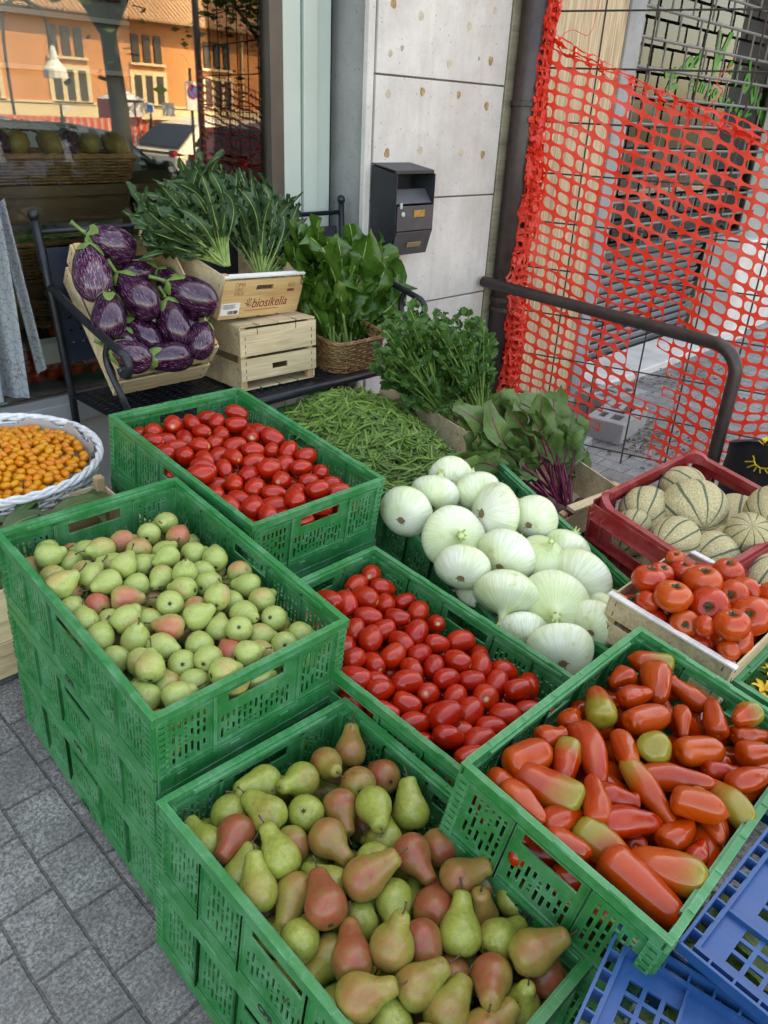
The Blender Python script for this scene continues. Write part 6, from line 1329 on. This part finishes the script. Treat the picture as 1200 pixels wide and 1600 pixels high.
def celery(label, base, u0, u1, v0, v1, n, seed):
    r_ = random.Random(seed); o = empty('celery_bunch', T(*base), label, 'celery', 'celery bunches'); inv = o.matrix_world.inverted(); lm, sm = MB(), MB()
    for k in range(n):
        u, v = r_.uniform(u0, u1), r_.uniform(v0, v1); cu, cv = (u0+u1)/2, (v0+v1)/2
        if ((u-cu)/(u1-u0)*2)**2+((v-cv)/(v1-v0)*2)**2 > 1.05: continue
        t_ = at(u, v, 'y', base.y+.05+r_.uniform(-.08, .08)); b_ = base+Vector((r_.uniform(-.03, .03), r_.uniform(-.03, .03), 0)); d_ = t_-b_
        pts = [inv @ p for p in bez(b_, b_+d_*.5+UP*.03, t_, 10)]; sm.tube(pts, [.0045*(1.1-.8*i/10) for i in range(11)], 6)
        for q in range(7):
            c = pts[-1-(q//2)]; a = r_.uniform(0, 6.28); dv = (Vector((math.cos(a), math.sin(a), r_.uniform(-.5, .7)))*.6+(pts[-1]-pts[-3]).normalized()*.5).normalized(); L_ = r_.uniform(.028, .048)
            upv = (Vector(-CF)+Vector([r_.gauss(0, .6) for _ in range(3)])).normalized(); pa = bez(c, c+dv*L_*.5+UP*.004, c+dv*L_-UP*.006*r_.random(), 8)
            leaf(lm, pa, L_*.40, upv, 1, .45, .2, .12, r_, lambda t: math.sin(PI*min(1, .1+t*.88))**.8*(1.15-.4*t))
    lm.build('leaves', lf_cel, o, smooth=True); sm.build('stalks', stalk_cel, o, smooth=True); return o
cb1, cb2 = at(690, 655, 'y', 1.72), at(748, 660, 'y', 1.66)
celery('left celery bunch with dark toothed leaves beside the wicker basket', cb1, 588, 715, 478, 640, 150, 5)
celery('right celery bunch with upright leaves against the stone pier', cb2, 668, 770, 488, 645, 130, 6)
bb = at(880, 800, 'y', 1.10)
bt = bunch('beetroot_bunch', 'bunch of beetroot with purple stalks and broad leaves in the wooden crate', 'beetroot', bb, tp(1.22, (690, 712), (740, 660), (722, 625), (760, 615), (795, 612), (830, 602), (862, 595), (880, 640), (905, 690), (918, 712), (785, 745), (765, 705), (840, 655), (870, 690), (800, 660), (860, 645), (720, 690)), lf_beet, stalk_p, .056, pet=.52, jag=1, ja=.13, curv=.07, copies=2, jit=.02, seed=7, wave=.42, cup=.15, strad=.004, lift=.22, stpart='purple_stalks', prof=chp, basej=.035)
for k, (u, v) in enumerate(((872, 800), (893, 796), (857, 790), (908, 790))):
    P = at(u, v, 'y', 1.08); c_ = MB().lathe(smoothprof([(0, -.03), (.012, -.02), (.024, -.004), (.026, .008), (.018, .02), (.006, .026), (0, .027)], 14), 16, lambda q, a, t: bt.matrix_world.inverted() @ (q+P)).build('root', beet_m, bt, smooth=True)
# loose leaves: bay green leaves behind the small pears
r_ = random.Random(31)
def loose(name, labels, cat, M, w, l, n, m, wid, L_, seed, z0=0, jag=0, group=None, ja=.2, wave=.12):
    r_ = random.Random(seed); o = empty(name, M, labels, cat, group); mb = MB()
    for k in range(n):
        x, y = r_.uniform(-w/2, w/2), r_.uniform(-l/2, l/2); a = r_.random()*6.3; d_ = Vector((math.cos(a), math.sin(a), 0)); c = Vector((x, y, z0+r_.uniform(-.02, .02))); LL_ = L_*r_.uniform(.7, 1.2)
        leaf(mb, bez(c-d_*LL_/2, c+UP*LL_*.22, c+d_*LL_/2-UP*.01*r_.random(), 10), wid*r_.uniform(.7, 1.2), (UP+Vector([r_.gauss(0, .4) for _ in range(3)])).normalized(), jag, ja, .2, wave, r_)
    mb.build('leaves', m, o, smooth=True); return o
loose('leaf_heap', 'broad dark green leaves lying in the crate behind the small pears', 'leaves', FG, .38, .26, 46, leafmat('bay leaf', (.05, .10, .03), (.10, .17, .06), (.2, .28, .1), .03), .022, .11, 3, z0=-.005)
loose('lettuce_heap', 'pale green lettuce leaves showing through the blue crate with the sticker', 'lettuce', BC1 @ T(0, 0, -.07), .38, .26, 60, lf_lett, .035, .10, 4, jag=1, wave=.3)
loose('lettuce_heap', 'pale green lettuce leaves showing through the plain blue crate', 'lettuce', BC2 @ T(0, 0, -.06), .38, .26, 50, lf_lett, .035, .10, 5, jag=1, wave=.3)
loose('lettuce_heap', 'frilly green lettuce at the lower right edge of the photo', 'lettuce', T(*at(1205, 1600, 'z', .34)), .22, .22, 60, lf_lett, .03, .09, 6, jag=1, wave=.4)
loose('courgette_greens', 'dark courgette leaves in the green crate at the right edge', 'leaves', F8 @ T(0, 0, -.06), .36, .34, 60, lf_cel, .02, .07, 8, jag=1, wave=.3)
fl = mat('yellow petal', col=(.75, .42, .03), rough=.6, var=.3, vscale=40)
for k, (u, v) in enumerate(((1192, 1080), (1205, 1055), (1197, 1100))):
    P = plane_hit(u, v, F8, -.05); mb = MB()
    for q in range(6): a = q*1.05+k; d_ = Vector((math.cos(a), math.sin(a), .5)); leaf(mb, bez(P, P+d_*.012+UP*.01, P+d_*.026, 5), .006, UP, 0, 0, .3, .1)
    tag(mb.build('courgette_flower', fl, smooth=True), ['yellow courgette flower, lowest left of three at the right edge', 'yellow courgette flower, farthest back of three at the right edge', 'yellow courgette flower, nearest of three at the right edge'][k], 'flower', 'courgette flowers')
mb = MB()
for q in range(7): a = q*.9; P = bp(1197+2*(q % 2), 688+3*(q % 3)); d_ = Vector((math.cos(a), math.sin(a), .6)); leaf(mb, bez(P, P+d_*.012, P+d_*.024, 5), .006, UP, 0, 0, .3, .1)
tag(mb.build('yellow_ribbon', yel, smooth=True), 'knot of yellow ribbon above the black bag', 'ribbon')
# ---- goods inside the shop
for k in range(7):
    P = Vector((1.08+.085*k+.01*(k % 2), 2.93+.02*(k % 3), 1.235)); i = k % 3
    if i == 1: o = inst('egg', 'round_aubergine', axis_frame(P, (.5, .3, .5), None, (.8, .8, .6)), (-.3, 0, 0)); tag(o, ['', 'dark aubergine at the left of the tray inside the window', '', '', 'dark aubergine in the middle of the tray inside the window'][k] if k < 5 else 'dark aubergine at the right', 'aubergine', 'vegetables on the tray inside the shop')
    else: o = MB().lathe(smoothprof([(0, -.06), (.025, -.05), (.04, -.01), (.03, .04), (.012, .075), (0, .08)], 14), 16, lambda v, a, t: v*(1+.04*math.cos(a*8))).build('yellow_squash', mat('yellow squash skin', col=(.22, .16, .03), rough=.5, var=.3, vscale=20), smooth=True); o.matrix_world = axis_frame(P, (.3*i, .8, .2)); tag(o, f'small yellow squash, {ORD[k//2+1]} of those on the tray inside the window', 'squash', 'squashes on the tray')
loose('dark_greens', 'dark leafy greens heaped inside the window behind the squashes', 'leaves', T(1.25, 3.15, 1.27), .5, .2, 60, lf_chic, .02, .12, 9, jag=1)
loose('dark_greens', 'dark leafy greens hanging below the table inside the window', 'leaves', T(1.15, 2.95, 1.0), .35, .12, 60, lf_chic, .02, .12, 10, jag=1)
mb = MB()
for k in range(150): M = axis_frame((1.25+r_.uniform(-.16, .16), 2.90+r_.uniform(-.1, .1), .92+r_.uniform(-.01, .02)), (r_.gauss(0, 1), r_.gauss(0, 1), .2)); i = k % 8; mb.add([M @ Vector(q) for q in bv[i]], bf[i])
tag(mb.build('indoor_beans', bean_stuff_m), 'green beans filling the wicker basket inside the window', 'beans', kind='stuff')
for k in range(5): o = MB().tube(bspl([(1.18+.01*k, 2.76+.035*k, .755), (1.30, 2.775+.035*k, .775), (1.42, 2.77+.035*k, .755)], 4), [.008, .014, .016, .016, .017, .017, .016, .012, .005], 10).build('courgette', mat('courgette skin', col=(.12, .22, .06), rough=.4, var=.3, vscale=40), smooth=True); tag(o, f'pale green courgette, {ORD[k+1]} from the glass in the low wicker basket', 'courgette', 'courgettes inside the shop')
for k in range(26):
    x, y, z = 1.02+.052*(k % 9)+r_.uniform(-.01, .01), 2.70+.055*(k//9), .50+.02*(k//9); o = inst('round', 'indoor_tomato', axis_frame((x, y, z), (r_.gauss(0, .5), r_.gauss(0, .5), 1), None, (.68,)*3), (.0, 0, 0)); tag(o, 'small dark red tomato on the sill just inside the window', 'tomato', 'tomatoes inside the shop')
for k in range(5): o = inst('round', 'indoor_tomato', axis_frame((1.20+.06*k, 2.76+.02*(k % 2), .635), (r_.gauss(0, .4), -.2, 1), None, (.8,)*3), (.9, 0, 0)); tag(o, f'orange tomato, {ORD[k+1]} from left on the upper step inside the window', 'tomato', 'orange tomatoes inside the shop')
mb = MB(); mb.panel(.34, .09, .001, [], T(1.10, 2.70, .535) @ Matrix.Rotation(R(-25), 4, 'X')); tag(mb.build('paper_sheet', paper), 'sheet of white wrapping paper between the tomatoes inside the window', 'paper')
